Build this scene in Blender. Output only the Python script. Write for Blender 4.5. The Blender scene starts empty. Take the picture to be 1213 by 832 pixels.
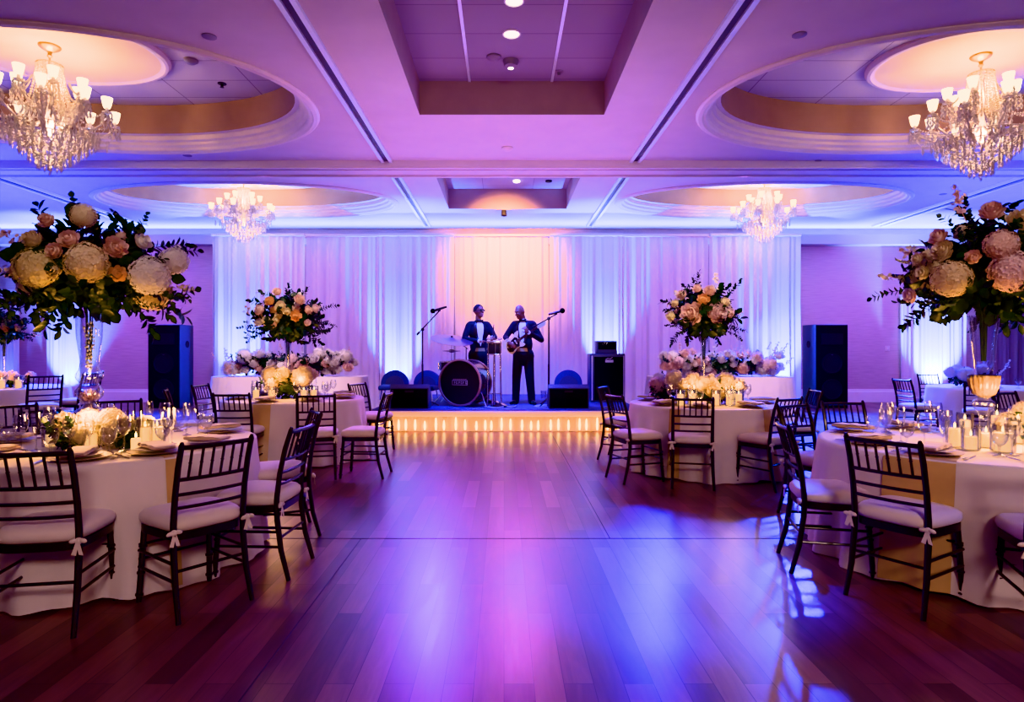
import bpy, bmesh, math, random
from mathutils import Vector, Matrix, Euler
from mathutils.bvhtree import BVHTree

PI = math.pi
R = math.radians
scn = bpy.context.scene
C = scn.collection
rnd = random.Random(7)
CAM_H = 1.4
FPX = 740.0
VX, VY = 597.0, 413.0
CEIL = 4.53
REC = 4.98           # height of the recessed tile ceilings
OREC = 5.18          # height of the tile ceilings in the oval recesses

# ------------------------------------------------------------------ materials
def new_mat(name):
    m = bpy.data.materials.new(name)
    m.use_nodes = True
    nt = m.node_tree
    for n in list(nt.nodes):
        nt.nodes.remove(n)
    out = nt.nodes.new('ShaderNodeOutputMaterial')
    return m, nt, out

def principled(name, col, rough=.5, metal=0., spec=.5, trans=0., emit=None, estr=0., sheen=0., noise=0., nscale=8., bump=0., bscale=60., coat=0., stretch=None):
    m, nt, out = new_mat(name)
    b = nt.nodes.new('ShaderNodeBsdfPrincipled')
    nt.links.new(b.outputs[0], out.inputs[0])
    b.inputs['Base Color'].default_value = (*col, 1)
    b.inputs['Roughness'].default_value = rough
    b.inputs['Metallic'].default_value = metal
    b.inputs['Specular IOR Level'].default_value = spec
    b.inputs['Transmission Weight'].default_value = trans
    b.inputs['Sheen Weight'].default_value = sheen
    b.inputs['Coat Weight'].default_value = coat
    if emit:
        b.inputs['Emission Color'].default_value = (*emit, 1)
        b.inputs['Emission Strength'].default_value = estr
    tc = nt.nodes.new('ShaderNodeTexCoord')
    vec = tc.outputs['Object']
    if stretch:
        mp = nt.nodes.new('ShaderNodeMapping')
        mp.inputs['Scale'].default_value = stretch
        nt.links.new(vec, mp.inputs[0]); vec = mp.outputs[0]
    if noise:
        n = nt.nodes.new('ShaderNodeTexNoise')
        n.inputs['Scale'].default_value = nscale
        n.inputs['Detail'].default_value = 4
        nt.links.new(vec, n.inputs['Vector'])
        r = nt.nodes.new('ShaderNodeValToRGB')
        r.color_ramp.elements[0].position = .3
        r.color_ramp.elements[1].position = .7
        r.color_ramp.elements[0].color = (*[c * (1 - noise) for c in col], 1)
        r.color_ramp.elements[1].color = (*[min(1, c * (1 + noise * .4)) for c in col], 1)
        nt.links.new(n.outputs['Fac'], r.inputs[0])
        nt.links.new(r.outputs[0], b.inputs['Base Color'])
    if bump:
        n2 = nt.nodes.new('ShaderNodeTexNoise')
        n2.inputs['Scale'].default_value = bscale
        n2.inputs['Detail'].default_value = 3
        nt.links.new(vec, n2.inputs['Vector'])
        bp = nt.nodes.new('ShaderNodeBump')
        bp.inputs['Strength'].default_value = bump
        bp.inputs['Distance'].default_value = .01
        nt.links.new(n2.outputs['Fac'], bp.inputs['Height'])
        nt.links.new(bp.outputs[0], b.inputs['Normal'])
    return m

def emissive(name, col, strength, sample=False):
    m, nt, out = new_mat(name)
    e = nt.nodes.new('ShaderNodeEmission')
    e.inputs[0].default_value = (*col, 1)
    e.inputs[1].default_value = strength
    nt.links.new(e.outputs[0], out.inputs[0])
    m.cycles.emission_sampling = 'AUTO' if sample else 'NONE'
    return m

def thin_glass(name, tint=(.93, .95, 1.), base=.05, edge=.75, rough=.03):
    """thin walled clear glass: see through face-on, mirror-like at grazing angles"""
    m, nt, out = new_mat(name)
    t = nt.nodes.new('ShaderNodeBsdfTransparent'); t.inputs[0].default_value = (*tint, 1)
    g = nt.nodes.new('ShaderNodeBsdfGlossy'); g.inputs['Roughness'].default_value = rough
    lw = nt.nodes.new('ShaderNodeLayerWeight'); lw.inputs[0].default_value = .5
    mr = nt.nodes.new('ShaderNodeMapRange')
    mr.inputs['To Min'].default_value = base
    mr.inputs['To Max'].default_value = edge
    nt.links.new(lw.outputs['Facing'], mr.inputs['Value'])
    mx = nt.nodes.new('ShaderNodeMixShader')
    nt.links.new(mr.outputs[0], mx.inputs[0])
    nt.links.new(t.outputs[0], mx.inputs[1]); nt.links.new(g.outputs[0], mx.inputs[2])
    nt.links.new(mx.outputs[0], out.inputs[0])
    return m

def crystal_mat(name, tint, dens):
    """cut crystal: bright glossy facets, some light passing through"""
    m, nt, out = new_mat(name)
    d = nt.nodes.new('ShaderNodeBsdfTranslucent'); d.inputs[0].default_value = (*tint, 1)
    d2 = nt.nodes.new('ShaderNodeBsdfDiffuse'); d2.inputs[0].default_value = (*tint, 1)
    a0 = nt.nodes.new('ShaderNodeMixShader'); a0.inputs[0].default_value = .5
    nt.links.new(d.outputs[0], a0.inputs[1]); nt.links.new(d2.outputs[0], a0.inputs[2])
    t = nt.nodes.new('ShaderNodeBsdfTransparent')
    a1 = nt.nodes.new('ShaderNodeMixShader'); a1.inputs[0].default_value = dens
    nt.links.new(t.outputs[0], a1.inputs[1]); nt.links.new(a0.outputs[0], a1.inputs[2])
    g = nt.nodes.new('ShaderNodeBsdfGlossy'); g.inputs['Roughness'].default_value = .08
    fr = nt.nodes.new('ShaderNodeLayerWeight'); fr.inputs[0].default_value = .35
    mx = nt.nodes.new('ShaderNodeMixShader')
    nt.links.new(fr.outputs['Fresnel'], mx.inputs[0])
    nt.links.new(a1.outputs[0], mx.inputs[1]); nt.links.new(g.outputs[0], mx.inputs[2])
    nt.links.new(mx.outputs[0], out.inputs[0])
    return m

def fabric_translucent(name, col, trans=.25, rough=.9):
    m, nt, out = new_mat(name)
    d = nt.nodes.new('ShaderNodeBsdfDiffuse'); d.inputs[0].default_value = (*col, 1)
    t = nt.nodes.new('ShaderNodeBsdfTranslucent'); t.inputs[0].default_value = (*col, 1)
    tc = nt.nodes.new('ShaderNodeTexCoord')
    mp = nt.nodes.new('ShaderNodeMapping'); mp.inputs['Scale'].default_value = (60, 60, 4)
    n = nt.nodes.new('ShaderNodeTexNoise'); n.inputs['Scale'].default_value = 2.
    bp = nt.nodes.new('ShaderNodeBump'); bp.inputs['Strength'].default_value = .15; bp.inputs['Distance'].default_value = .01
    nt.links.new(tc.outputs['Object'], mp.inputs[0]); nt.links.new(mp.outputs[0], n.inputs['Vector'])
    nt.links.new(n.outputs['Fac'], bp.inputs['Height'])
    nt.links.new(bp.outputs[0], d.inputs['Normal'])
    mx = nt.nodes.new('ShaderNodeMixShader'); mx.inputs[0].default_value = trans
    nt.links.new(d.outputs[0], mx.inputs[1]); nt.links.new(t.outputs[0], mx.inputs[2])
    nt.links.new(mx.outputs[0], out.inputs[0])
    return m

def floor_mat():
    m, nt, out = new_mat('walnut_planks')
    b = nt.nodes.new('ShaderNodeBsdfPrincipled')
    nt.links.new(b.outputs[0], out.inputs[0])
    tc = nt.nodes.new('ShaderNodeTexCoord')
    mp = nt.nodes.new('ShaderNodeMapping'); mp.inputs['Rotation'].default_value = (0, 0, R(90))
    nt.links.new(tc.outputs['Object'], mp.inputs[0])
    br = nt.nodes.new('ShaderNodeTexBrick')
    br.offset = .37; br.offset_frequency = 2
    br.inputs['Scale'].default_value = 1.
    br.inputs['Brick Width'].default_value = 1.1
    br.inputs['Row Height'].default_value = .125
    br.inputs['Mortar Size'].default_value = .0016
    br.inputs['Mortar Smooth'].default_value = .1
    br.inputs['Bias'].default_value = 0.
    br.inputs['Color1'].default_value = (.0, .0, .0, 1)
    br.inputs['Color2'].default_value = (1, 1, 1, 1)
    br.inputs['Mortar'].default_value = (.3, .3, .3, 1)
    nt.links.new(mp.outputs[0], br.inputs['Vector'])
    mp2 = nt.nodes.new('ShaderNodeMapping'); mp2.inputs['Scale'].default_value = (14, 1.6, 1)
    nt.links.new(tc.outputs['Object'], mp2.inputs[0])
    # each plank gets its own grain: shift the noise by the plank tone
    ad = nt.nodes.new('ShaderNodeVectorMath'); ad.operation = 'MULTIPLY_ADD'
    nt.links.new(br.outputs['Color'], ad.inputs[0])
    ad.inputs[1].default_value = (17, 9, 5)
    nt.links.new(mp2.outputs[0], ad.inputs[2])
    no = nt.nodes.new('ShaderNodeTexNoise'); no.inputs['Scale'].default_value = 1.3; no.inputs['Detail'].default_value = 6
    no.inputs['Distortion'].default_value = 1.2
    nt.links.new(ad.outputs[0], no.inputs['Vector'])
    mixf = nt.nodes.new('ShaderNodeMath'); mixf.operation = 'MULTIPLY_ADD'
    sep = nt.nodes.new('ShaderNodeRGBToBW')
    nt.links.new(br.outputs['Color'], sep.inputs[0])
    nt.links.new(sep.outputs[0], mixf.inputs[0]); mixf.inputs[1].default_value = .55
    sc = nt.nodes.new('ShaderNodeMath'); sc.operation = 'MULTIPLY'; sc.inputs[1].default_value = .6
    nt.links.new(no.outputs['Fac'], sc.inputs[0]); nt.links.new(sc.outputs[0], mixf.inputs[2])
    cr = nt.nodes.new('ShaderNodeValToRGB')
    e = cr.color_ramp.elements
    e[0].position = .15; e[0].color = (.055, .022, .022, 1)
    e[1].position = .95; e[1].color = (.28, .13, .12, 1)
    x = e.new(.5); x.color = (.13, .055, .055, 1)
    nt.links.new(mixf.outputs[0], cr.inputs[0])
    dk = nt.nodes.new('ShaderNodeMix'); dk.data_type = 'RGBA'; dk.blend_type = 'MULTIPLY'
    nt.links.new(br.outputs['Fac'], dk.inputs[0])
    nt.links.new(cr.outputs[0], dk.inputs[6]); dk.inputs[7].default_value = (.25, .22, .22, 1)
    nt.links.new(dk.outputs[2], b.inputs['Base Color'])
    rr = nt.nodes.new('ShaderNodeMapRange'); rr.inputs['To Min'].default_value = .26; rr.inputs['To Max'].default_value = .36
    nt.links.new(no.outputs['Fac'], rr.inputs['Value'])
    nt.links.new(rr.outputs[0], b.inputs['Roughness'])
    b.inputs['Specular IOR Level'].default_value = .6
    bp = nt.nodes.new('ShaderNodeBump'); bp.inputs['Strength'].default_value = .05; bp.inputs['Distance'].default_value = .002
    nt.links.new(mixf.outputs[0], bp.inputs['Height'])
    nt.links.new(bp.outputs[0], b.inputs['Normal'])
    return m

def tile_mat(name, col, w, h, offx, offy, line):
    m, nt, out = new_mat(name)
    b = nt.nodes.new('ShaderNodeBsdfPrincipled'); b.inputs['Roughness'].default_value = .9
    nt.links.new(b.outputs[0], out.inputs[0])
    tc = nt.nodes.new('ShaderNodeTexCoord')
    mp = nt.nodes.new('ShaderNodeMapping'); mp.inputs['Location'].default_value = (offx, offy, 0)
    nt.links.new(tc.outputs['Object'], mp.inputs[0])
    br = nt.nodes.new('ShaderNodeTexBrick'); br.offset = 0; br.squash = 1
    br.inputs['Scale'].default_value = 1
    br.inputs['Brick Width'].default_value = w; br.inputs['Row Height'].default_value = h
    br.inputs['Mortar Size'].default_value = .008
    br.inputs['Color1'].default_value = (*col, 1); br.inputs['Color2'].default_value = (*[c * .93 for c in col], 1)
    br.inputs['Mortar'].default_value = (*line, 1)
    nt.links.new(mp.outputs[0], br.inputs['Vector'])
    nt.links.new(br.outputs['Color'], b.inputs['Base Color'])
    n = nt.nodes.new('ShaderNodeTexNoise'); n.inputs['Scale'].default_value = 90
    bp = nt.nodes.new('ShaderNodeBump'); bp.inputs['Strength'].default_value = .25; bp.inputs['Distance'].default_value = .01
    nt.links.new(tc.outputs['Object'], n.inputs['Vector']); nt.links.new(n.outputs['Fac'], bp.inputs['Height'])
    nt.links.new(bp.outputs[0], b.inputs['Normal'])
    return m

M = {}
M['floor'] = floor_mat()
M['wall'] = principled('wall_paper', (.52, .40, .44), .85, noise=.12, nscale=3, bump=.2, bscale=120, stretch=(1, 1, 14))
M['ceiling'] = principled('ceiling_paint', (.70, .64, .66), .8, noise=.05, nscale=2, bump=.08, bscale=40)
M['white_trim'] = principled('white_trim', (.78, .76, .78), .45, noise=.04, nscale=5)
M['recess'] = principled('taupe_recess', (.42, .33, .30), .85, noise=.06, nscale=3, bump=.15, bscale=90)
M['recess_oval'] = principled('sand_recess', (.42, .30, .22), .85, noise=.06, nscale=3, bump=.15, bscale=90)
M['cornice'] = principled('cornice_plaster', (.74, .66, .64), .5, noise=.04, nscale=5)
M['medallion'] = principled('medallion_plaster', (.86, .72, .52), .8, noise=.08, nscale=2.5)
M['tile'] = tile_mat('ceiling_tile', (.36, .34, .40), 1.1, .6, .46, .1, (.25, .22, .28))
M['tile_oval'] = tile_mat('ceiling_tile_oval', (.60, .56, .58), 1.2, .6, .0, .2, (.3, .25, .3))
M['slot'] = principled('slot_trim', (.80, .88, 1.), .28, metal=.45, noise=.03)
M['dark_slot'] = principled('track_slot', (.05, .05, .08), .5, noise=.1)
M['chair'] = principled('dark_stained_wood', (.010, .006, .005), .32, spec=.4, noise=.3, nscale=20, stretch=(1, 1, .2), coat=.1)
M['cushion'] = principled('ivory_cushion', (.78, .68, .60), .75, sheen=.3, noise=.06, nscale=6, bump=.1, bscale=150)
M['linen'] = principled('ivory_linen', (.80, .72, .66), .8, sheen=.2, noise=.05, nscale=3, bump=.08, bscale=220)
M['sheer'] = principled('blush_sheer_linen', (.80, .68, .72), .8, sheen=.3, noise=.05, nscale=4, bump=.08, bscale=200)
M['gold_satin'] = principled('gold_satin', (.60, .42, .20), .38, spec=.6, sheen=.3, noise=.15, nscale=4, bump=.05)
M['curtain'] = fabric_translucent('sheer_white_drape', (.82, .80, .82), .22)
M['drape'] = fabric_translucent('wall_drape', (.76, .74, .78), .15)
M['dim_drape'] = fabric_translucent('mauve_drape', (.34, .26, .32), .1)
M['glass'] = thin_glass('clear_glass', (.95, .96, 1.), .09, .9)
M['vase'] = thin_glass('vase_glass', (.90, .93, 1.), .10, .85)
M['rib_glass'] = principled('ribbed_gold_glass', (.20, .15, .11), .18, noise=.3, nscale=20)
M['crystal'] = crystal_mat('chandelier_crystal', (1., .90, .80), .9)
M['gold'] = principled('aged_gold', (.55, .38, .12), .35, metal=.9, noise=.2, nscale=14)
M['shade'] = emissive('lit_frosted_shade', (1., .80, .55), 5.)
M['bulb'] = emissive('candle_bulb', (1., .80, .52), 9.)
M['flame'] = emissive('candle_flame', (1., .68, .28), 14.)
M['wax'] = principled('candle_wax', (.90, .78, .52), .6, emit=(1., .56, .20), estr=1.3, noise=.06)  # emission stands in for flame light glowing through the wax
M['silver'] = principled('silver_cutlery', (.70, .68, .68), .22, metal=1., noise=.05)
M['chrome'] = principled('chrome', (.72, .72, .75), .15, metal=1., noise=.05)
M['plate'] = principled('taupe_charger', (.52, .42, .36), .4, noise=.12, nscale=12)
M['china'] = principled('cream_china', (.80, .74, .68), .25, noise=.03)
M['napkin'] = principled('champagne_napkin', (.66, .52, .44), .8, sheen=.3, noise=.08, bump=.1, bscale=120)
M['leaf'] = principled('deep_green_leaf', (.010, .034, .014), .45, noise=.4, nscale=9)
M['leaf2'] = principled('eucalyptus_leaf', (.022, .055, .028), .5, noise=.35, nscale=9)
M['stem'] = principled('brown_stem', (.06, .05, .025), .6, noise=.3)
def petal(n, c):
    m = fabric_translucent(n, c, .35); M[n] = m
    nt = m.node_tree
    tc = nt.nodes.new('ShaderNodeTexCoord'); no = nt.nodes.new('ShaderNodeTexNoise'); no.inputs['Scale'].default_value = 3.
    cr = nt.nodes.new('ShaderNodeValToRGB'); cr.color_ramp.elements[0].color = (*[x * .82 for x in c], 1); cr.color_ramp.elements[1].color = (*c, 1)
    nt.links.new(tc.outputs['Object'], no.inputs['Vector']); nt.links.new(no.outputs['Fac'], cr.inputs[0])
    for nd in nt.nodes:
        if nd.type in ('BSDF_DIFFUSE', 'BSDF_TRANSLUCENT'): nt.links.new(cr.outputs[0], nd.inputs['Color'])
petal('cream_petal', (.90, .78, .56)); petal('white_petal', (.92, .87, .84)); petal('blush_petal', (.92, .70, .61))
petal('peach_petal', (.92, .62, .36)); petal('pink_petal', (.88, .68, .68)); petal('lemon_petal', (.92, .82, .52))
M['black'] = principled('black_cabinet', (.010, .010, .013), .4, noise=.3, nscale=30)
M['black_side'] = principled('black_textured_cabinet', (.07, .09, .14), .35, spec=.7, noise=.2, nscale=60, bump=.1, bscale=300)
M['grille'] = principled('speaker_grille', (.005, .005, .006), .9, spec=.08, noise=.5, nscale=200, bump=.3, bscale=400)
M['cone'] = principled('speaker_cone', (.008, .008, .010), .7, spec=.15, noise=.2)
M['badge'] = principled('pale_badge', (.70, .62, .66), .35, metal=.3, noise=.1)
M['carpet'] = principled('stage_carpet', (.07, .10, .26), .9, noise=.25, nscale=90, bump=.3, bscale=300)
M['blue_vinyl'] = principled('blue_upholstery', (.035, .075, .22), .55, noise=.2, nscale=30, bump=.1)
M['skirt'] = fabric_translucent('stage_skirt', (.80, .62, .42), .3)
M['fairy'] = emissive('fairy_light', (1., .62, .24), 9.)
M['suit'] = principled('black_tuxedo', (.006, .006, .009), .8, sheen=.05, noise=.2, nscale=60, bump=.1, bscale=250)
M['satin_black'] = principled('black_satin', (.010, .010, .014), .3, noise=.2)
M['shirt'] = principled('white_shirt', (.80, .78, .80), .7, noise=.03, nscale=30)
M['skin_l'] = principled('skin_left', (.25, .11, .075), .5, noise=.1, nscale=20)
M['skin_r'] = principled('skin_right', (.19, .085, .06), .45, noise=.1, nscale=20)
M['hair'] = principled('short_dark_hair', (.012, .009, .008), .7, noise=.4, nscale=80, bump=.4, bscale=120)
M['eye'] = principled('eye', (.75, .73, .70), .2, noise=.02)
M['guitar'] = principled('cream_guitar', (.74, .60, .40), .25, coat=.5, noise=.06)
M['fretboard'] = principled('rosewood', (.06, .025, .015), .4, noise=.3, nscale=40)
M['brass'] = principled('brass_cymbal', (.40, .26, .36), .3, metal=.8, noise=.15, nscale=60)
M['drumskin'] = principled('black_drumhead', (.008, .007, .010), .3, noise=.2)
M['drumskin_w'] = principled('white_drumhead', (.72, .70, .72), .5, noise=.05)
M['drumshell'] = principled('dark_drum_shell', (.05, .025, .03), .25, coat=.6, noise=.25, nscale=15)
M['hoop'] = principled('rose_gold_hoop', (.62, .42, .36), .3, metal=.6, noise=.1)
M['lens'] = emissive('downlight_lens', (1., .86, .80), 7.)
M['grey_plastic'] = principled('ceiling_fitting', (.30, .27, .32), .6, noise=.1)
M['cable'] = principled('pale_cable', (.55, .58, .70), .6, noise=.1)
M['seam'] = principled('floor_seam', (.006, .003, .003), .5, noise=.2)
M['switch'] = principled('switch_plate', (.62, .52, .56), .5, noise=.05)
M['water'] = thin_glass('water', (.85, .9, 1.), .08, .6)

# ------------------------------------------------------------------ mesh builder
class MB:
    def __init__(s):
        s.v = []; s.f = []
    def add(s, vs, fs):
        o = len(s.v)
        s.v.extend([tuple(v) for v in vs])
        s.f.extend([tuple(i + o for i in f) for f in fs])
        return s
    def box(s, c, size, rot=None, taper=1.):
        hx, hy, hz = size[0] / 2, size[1] / 2, size[2] / 2
        vs = [Vector((x * (taper if z > 0 else 1), y * (taper if z > 0 else 1), z)) for z in (-hz, hz) for x, y in ((-hx, -hy), (hx, -hy), (hx, hy), (-hx, hy))]
        if rot is not None:
            m = rot if isinstance(rot, Matrix) else Euler(rot).to_matrix()
            vs = [m @ v for v in vs]
        c = Vector(c)
        return s.add([v + c for v in vs], [(3, 2, 1, 0), (4, 5, 6, 7), (0, 1, 5, 4), (1, 2, 6, 5), (2, 3, 7, 6), (3, 0, 4, 7)])
    def rbox(s, c, size, r=.02, n=3, rot=None):
        """box with rounded vertical-plane silhouette on every edge (superellipsoid-like)"""
        bm = bmesh.new(); bmesh.ops.create_cube(bm, size=1)
        for v in bm.verts: v.co = Vector((v.co.x * size[0], v.co.y * size[1], v.co.z * size[2]))
        bmesh.ops.bevel(bm, geom=bm.edges[:], offset=min(r, min(size) * .49), segments=n, profile=.5, affect='EDGES')
        m = (Euler(rot).to_matrix() if rot is not None and not isinstance(rot, Matrix) else rot) or Matrix.Identity(3)
        bm.verts.index_update()
        s.add([m @ v.co + Vector(c) for v in bm.verts], [[v.index for v in f.verts] for f in bm.faces])
        bm.free(); return s
    def tube(s, pts, rad, n=8, cap=True, closed=False):
        pts = [Vector(p) for p in pts]
        k = len(pts)
        if not hasattr(rad, '__len__'): rad = [rad] * k
        vs = []; up = None
        for i, p in enumerate(pts):
            a = pts[(i - 1) % k] if (i > 0 or closed) else p
            b = pts[(i + 1) % k] if (i < k - 1 or closed) else p
            t = (b - a)
            if t.length < 1e-9: t = Vector((0, 0, 1))
            t.normalize()
            if up is None:
                up = Vector((0, 0, 1)) if abs(t.z) < .9 else Vector((1, 0, 0))
            x = up.cross(t)
            if x.length < 1e-6: x = Vector((1, 0, 0)).cross(t)
            x.normalize(); y = t.cross(x); up = y if False else up
            up = t.cross(x).normalized()
            up2 = y
            for j in range(n):
                an = 2 * PI * j / n
                vs.append(p + (x * math.cos(an) + y * math.sin(an)) * rad[i])
            up = y
        fs = []
        for i in range(k if closed else k - 1):
            i2 = (i + 1) % k
            for j in range(n):
                fs.append((i * n + j, i * n + (j + 1) % n, i2 * n + (j + 1) % n, i2 * n + j))
        if cap and not closed:
            fs.append(tuple(reversed(range(n)))); fs.append(tuple(range((k - 1) * n, k * n)))
        return s.add(vs, fs)
    def lathe(s, prof, n=20, c=(0, 0, 0), m=None, ribs=0, rib=0.):
        vs = []; fs = []
        for r, z in prof:
            for j in range(n):
                a = 2 * PI * j / n
                rr = max(r, 1e-4) * (1 + (rib * math.cos(ribs * a) if ribs else 0))
                vs.append(Vector((rr * math.cos(a), rr * math.sin(a), z)))
        for i in range(len(prof) - 1):
            for j in range(n):
                fs.append((i * n + j, i * n + (j + 1) % n, (i + 1) * n + (j + 1) % n, (i + 1) * n + j))
        if m is not None: vs = [m @ v for v in vs]
        c = Vector(c)
        return s.add([v + c for v in vs], fs)
    def ell(s, c, r, rot=None, n=12, k=8):
        if not hasattr(r, '__len__'): r = (r, r, r)
        vs = []; fs = []
        for i in range(k + 1):
            ph = PI * i / k
            for j in range(n):
                a = 2 * PI * j / n
                vs.append(Vector((r[0] * math.sin(ph) * math.cos(a), r[1] * math.sin(ph) * math.sin(a), -r[2] * math.cos(ph))))
        for i in range(k):
            for j in range(n):
                fs.append((i * n + j, i * n + (j + 1) % n, (i + 1) * n + (j + 1) % n, (i + 1) * n + j))
        if rot is not None:
            m = Euler(rot).to_matrix() if not isinstance(rot, Matrix) else rot
            vs = [m @ v for v in vs]
        c = Vector(c)
        return s.add([v + c for v in vs], fs)
    def cap(s, p0, p1, r0, r1, n=12):
        p0, p1 = Vector(p0), Vector(p1); d = (p1 - p0)
        L = d.length; t = d / L
        pts = []; rad = []
        for a in (80, 55, 28): pts.append(p0 - t * r0 * math.sin(R(a))); rad.append(r0 * math.cos(R(a)))
        pts.append(p0); rad.append(r0); pts.append(p1); rad.append(r1)
        for a in (28, 55, 80): pts.append(p1 + t * r1 * math.sin(R(a))); rad.append(r1 * math.cos(R(a)))
        return s.tube(pts, rad, n)
    def prism(s, poly, z0, z1, m=None, c=(0, 0, 0)):
        n = len(poly)
        vs = [Vector((x, y, z)) for z in (z0, z1) for x, y in poly]
        if m is not None: vs = [m @ v for v in vs]
        c = Vector(c)
        fs = [tuple(reversed(range(n))), tuple(range(n, 2 * n))]
        fs += [(j, (j + 1) % n, n + (j + 1) % n, n + j) for j in range(n)]
        return s.add([v + c for v in vs], fs)
    def octa(s, c, r, h):
        x, y, z = c
        return s.add([(x + r, y, z), (x, y + r, z), (x - r, y, z), (x, y - r, z), (x, y, z + h), (x, y, z - h)],
                     [(0, 1, 4), (1, 2, 4), (2, 3, 4), (3, 0, 4), (1, 0, 5), (2, 1, 5), (3, 2, 5), (0, 3, 5)])
    def mesh(s, name, mat, smooth=True, angle=40):
        me = bpy.data.meshes.new(name)
        me.from_pydata(s.v, [], s.f)
        me.materials.append(M[mat] if isinstance(mat, str) else mat)
        me.update()
        if smooth:
            me.polygons.foreach_set('use_smooth', [True] * len(me.polygons))
            me.set_sharp_from_angle(angle=R(angle))
        return me
    def build(s, name, mat, parent=None, smooth=True, angle=40, loc=None):
        return obj(name, s.mesh(name, mat, smooth, angle), parent, loc)

def obj(name, me, parent=None, loc=None, rot=None, scale=None):
    o = bpy.data.objects.new(name, me)
    C.objects.link(o)
    if parent is not None: o.parent = parent
    if loc is not None: o.location = loc
    if rot is not None: o.rotation_euler = rot
    if scale is not None: o.scale = scale if hasattr(scale, '__len__') else (scale,) * 3
    return o
def tag(o, label=None, cat=None, group=None, kind=None):
    if label: o['label'] = label
    if cat: o['category'] = cat
    if group: o['group'] = group
    if kind: o['kind'] = kind
    return o
def thing(name, label, cat, loc=(0, 0, 0), rz=0., group=None, scale=None):
    o = bpy.data.objects.new(name, None); C.objects.link(o)
    o.empty_display_size = .1
    o.location = loc; o.rotation_euler = (0, 0, rz)
    if scale: o.scale = (scale,) * 3
    return tag(o, label, cat, group)
def dup(root, loc, rz, label, group=None, scale=None):
    r = root.copy(); C.objects.link(r)
    r.location = loc; r.rotation_euler = (0, 0, rz)
    if scale: r.scale = (scale,) * 3
    r['label'] = label
    if group: r['group'] = group
    for ch in list(root.children):
        c = ch.copy(); C.objects.link(c); c.parent = r
        for g in list(ch.children):
            d = g.copy(); C.objects.link(d); d.parent = c
    return r
def struct(o):
    o['kind'] = 'structure'; return o
def jit(a): return rnd.uniform(-a, a)

# ------------------------------------------------------------------ camera
cd = bpy.data.cameras.new('camera'); cam = bpy.data.objects.new('camera', cd); C.objects.link(cam)
cam.location = (0, 0, CAM_H); cam.rotation_euler = (R(90), 0, 0)
cd.sensor_width = 36; cd.lens = FPX / 1213 * 36
cd.shift_x = 9.5 / 1213; cd.shift_y = -3. / 1213
cd.clip_end = 100
scn.camera = cam

# ------------------------------------------------------------------ room shell
XW, YB, YF = 13.6, 16.3, -4.5
struct(MB().box((0, (YB + YF) / 2, -.05), (2 * XW, YB - YF, .1)).build('floor', 'floor'))
struct(MB().box((0, YB + .1, CEIL / 2 + .3), (2 * XW + .4, .2, CEIL + 1.2)).build('wall_back', 'wall'))
struct(MB().box((-XW - .1, (YB + YF) / 2, CEIL / 2), (.2, YB - YF, CEIL + .8)).build('wall_left', 'wall'))
struct(MB().box((XW + .1, (YB + YF) / 2, CEIL / 2), (.2, YB - YF, CEIL + .8)).build('wall_right', 'wall'))
struct(MB().box((0, YF - .1, CEIL / 2 + .3), (2 * XW + .4, .2, CEIL + 1.2)).build('wall_front', 'wall'))
def board(name, a, b, h, t, z0=0.):
    mb = MB(); a = Vector(a); b = Vector(b); d = (b - a).normalized(); nrm = Vector((-d.y, d.x, 0))
    prof = [(0, z0), (t, z0), (t, z0 + h * .78), (t * .55, z0 + h * .86), (t * .45, z0 + h), (0, z0 + h)]
    vs = [a + nrm * p + Vector((0, 0, z)) for p, z in prof] + [b + nrm * p + Vector((0, 0, z)) for p, z in prof]
    k = len(prof)
    fs = [(j, (j + 1) % k, k + (j + 1) % k, k + j) for j in range(k)] + [tuple(range(k))[::-1], tuple(range(k, 2 * k))]
    mb.add(vs, fs); return struct(mb.build(name, 'white_trim', smooth=False))
board('baseboard_back', (XW, YB, 0), (-XW, YB, 0), .34, .03)
board('baseboard_left', (-XW, YB, 0), (-XW, YF, 0), .34, .03)
board('baseboard_right', (XW, YF, 0), (XW, YB, 0), .34, .03)
# cornice shelf along the back wall that hides the blue cove light
mb = MB(); mb.box((0, YB - .17, 4.17), (2 * XW, .34, .20)); mb.box((0, YB - .31, 4.29), (2 * XW, .06, .06))
struct(mb.build('trim_1', 'ceiling', smooth=False))

# ceiling with rectangular and oval openings
def sup(cx, cy, a, b, n=72, e=2.15):
    out = []
    for i in range(n):
        t = 2 * PI * i / n; c, s_ = math.cos(t), math.sin(t)
        out.append((cx + a * math.copysign(abs(c) ** (2 / e), c), cy + b * math.copysign(abs(s_) ** (2 / e), s_)))
    return out
OV = [(-5.45, 7.95, 2.9, 1.93), (5.75, 7.95, 3.1, 1.93), (-5.44, 13.3, 3.05, 1.5), (5.45, 13.3, 2.95, 1.5)]
RC = [(-1.13, 1.34, 1.6, 8.36), (-1.24, 1.40, 11.2, 14.0)]
bm = bmesh.new()
loops = [[(-XW, YF), (XW, YF), (XW, YB), (-XW, YB)]] + [sup(*o) for o in OV] + [[(x0, y0), (x1, y0), (x1, y1), (x0, y1)] for x0, x1, y0, y1 in RC]
for lp in loops:
    vs = [bm.verts.new((x, y, CEIL)) for x, y in lp]
    for i in range(len(vs)): bm.edges.new((vs[i], vs[(i + 1) % len(vs)]))
bmesh.ops.triangle_fill(bm, edges=bm.edges[:], use_beauty=True, use_dissolve=False, normal=(0, 0, -1))
me = bpy.data.meshes.new('ceiling'); bm.to_mesh(me); bm.free(); me.materials.append(M['ceiling'])
ceiling = struct(obj('ceiling', me))
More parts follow.
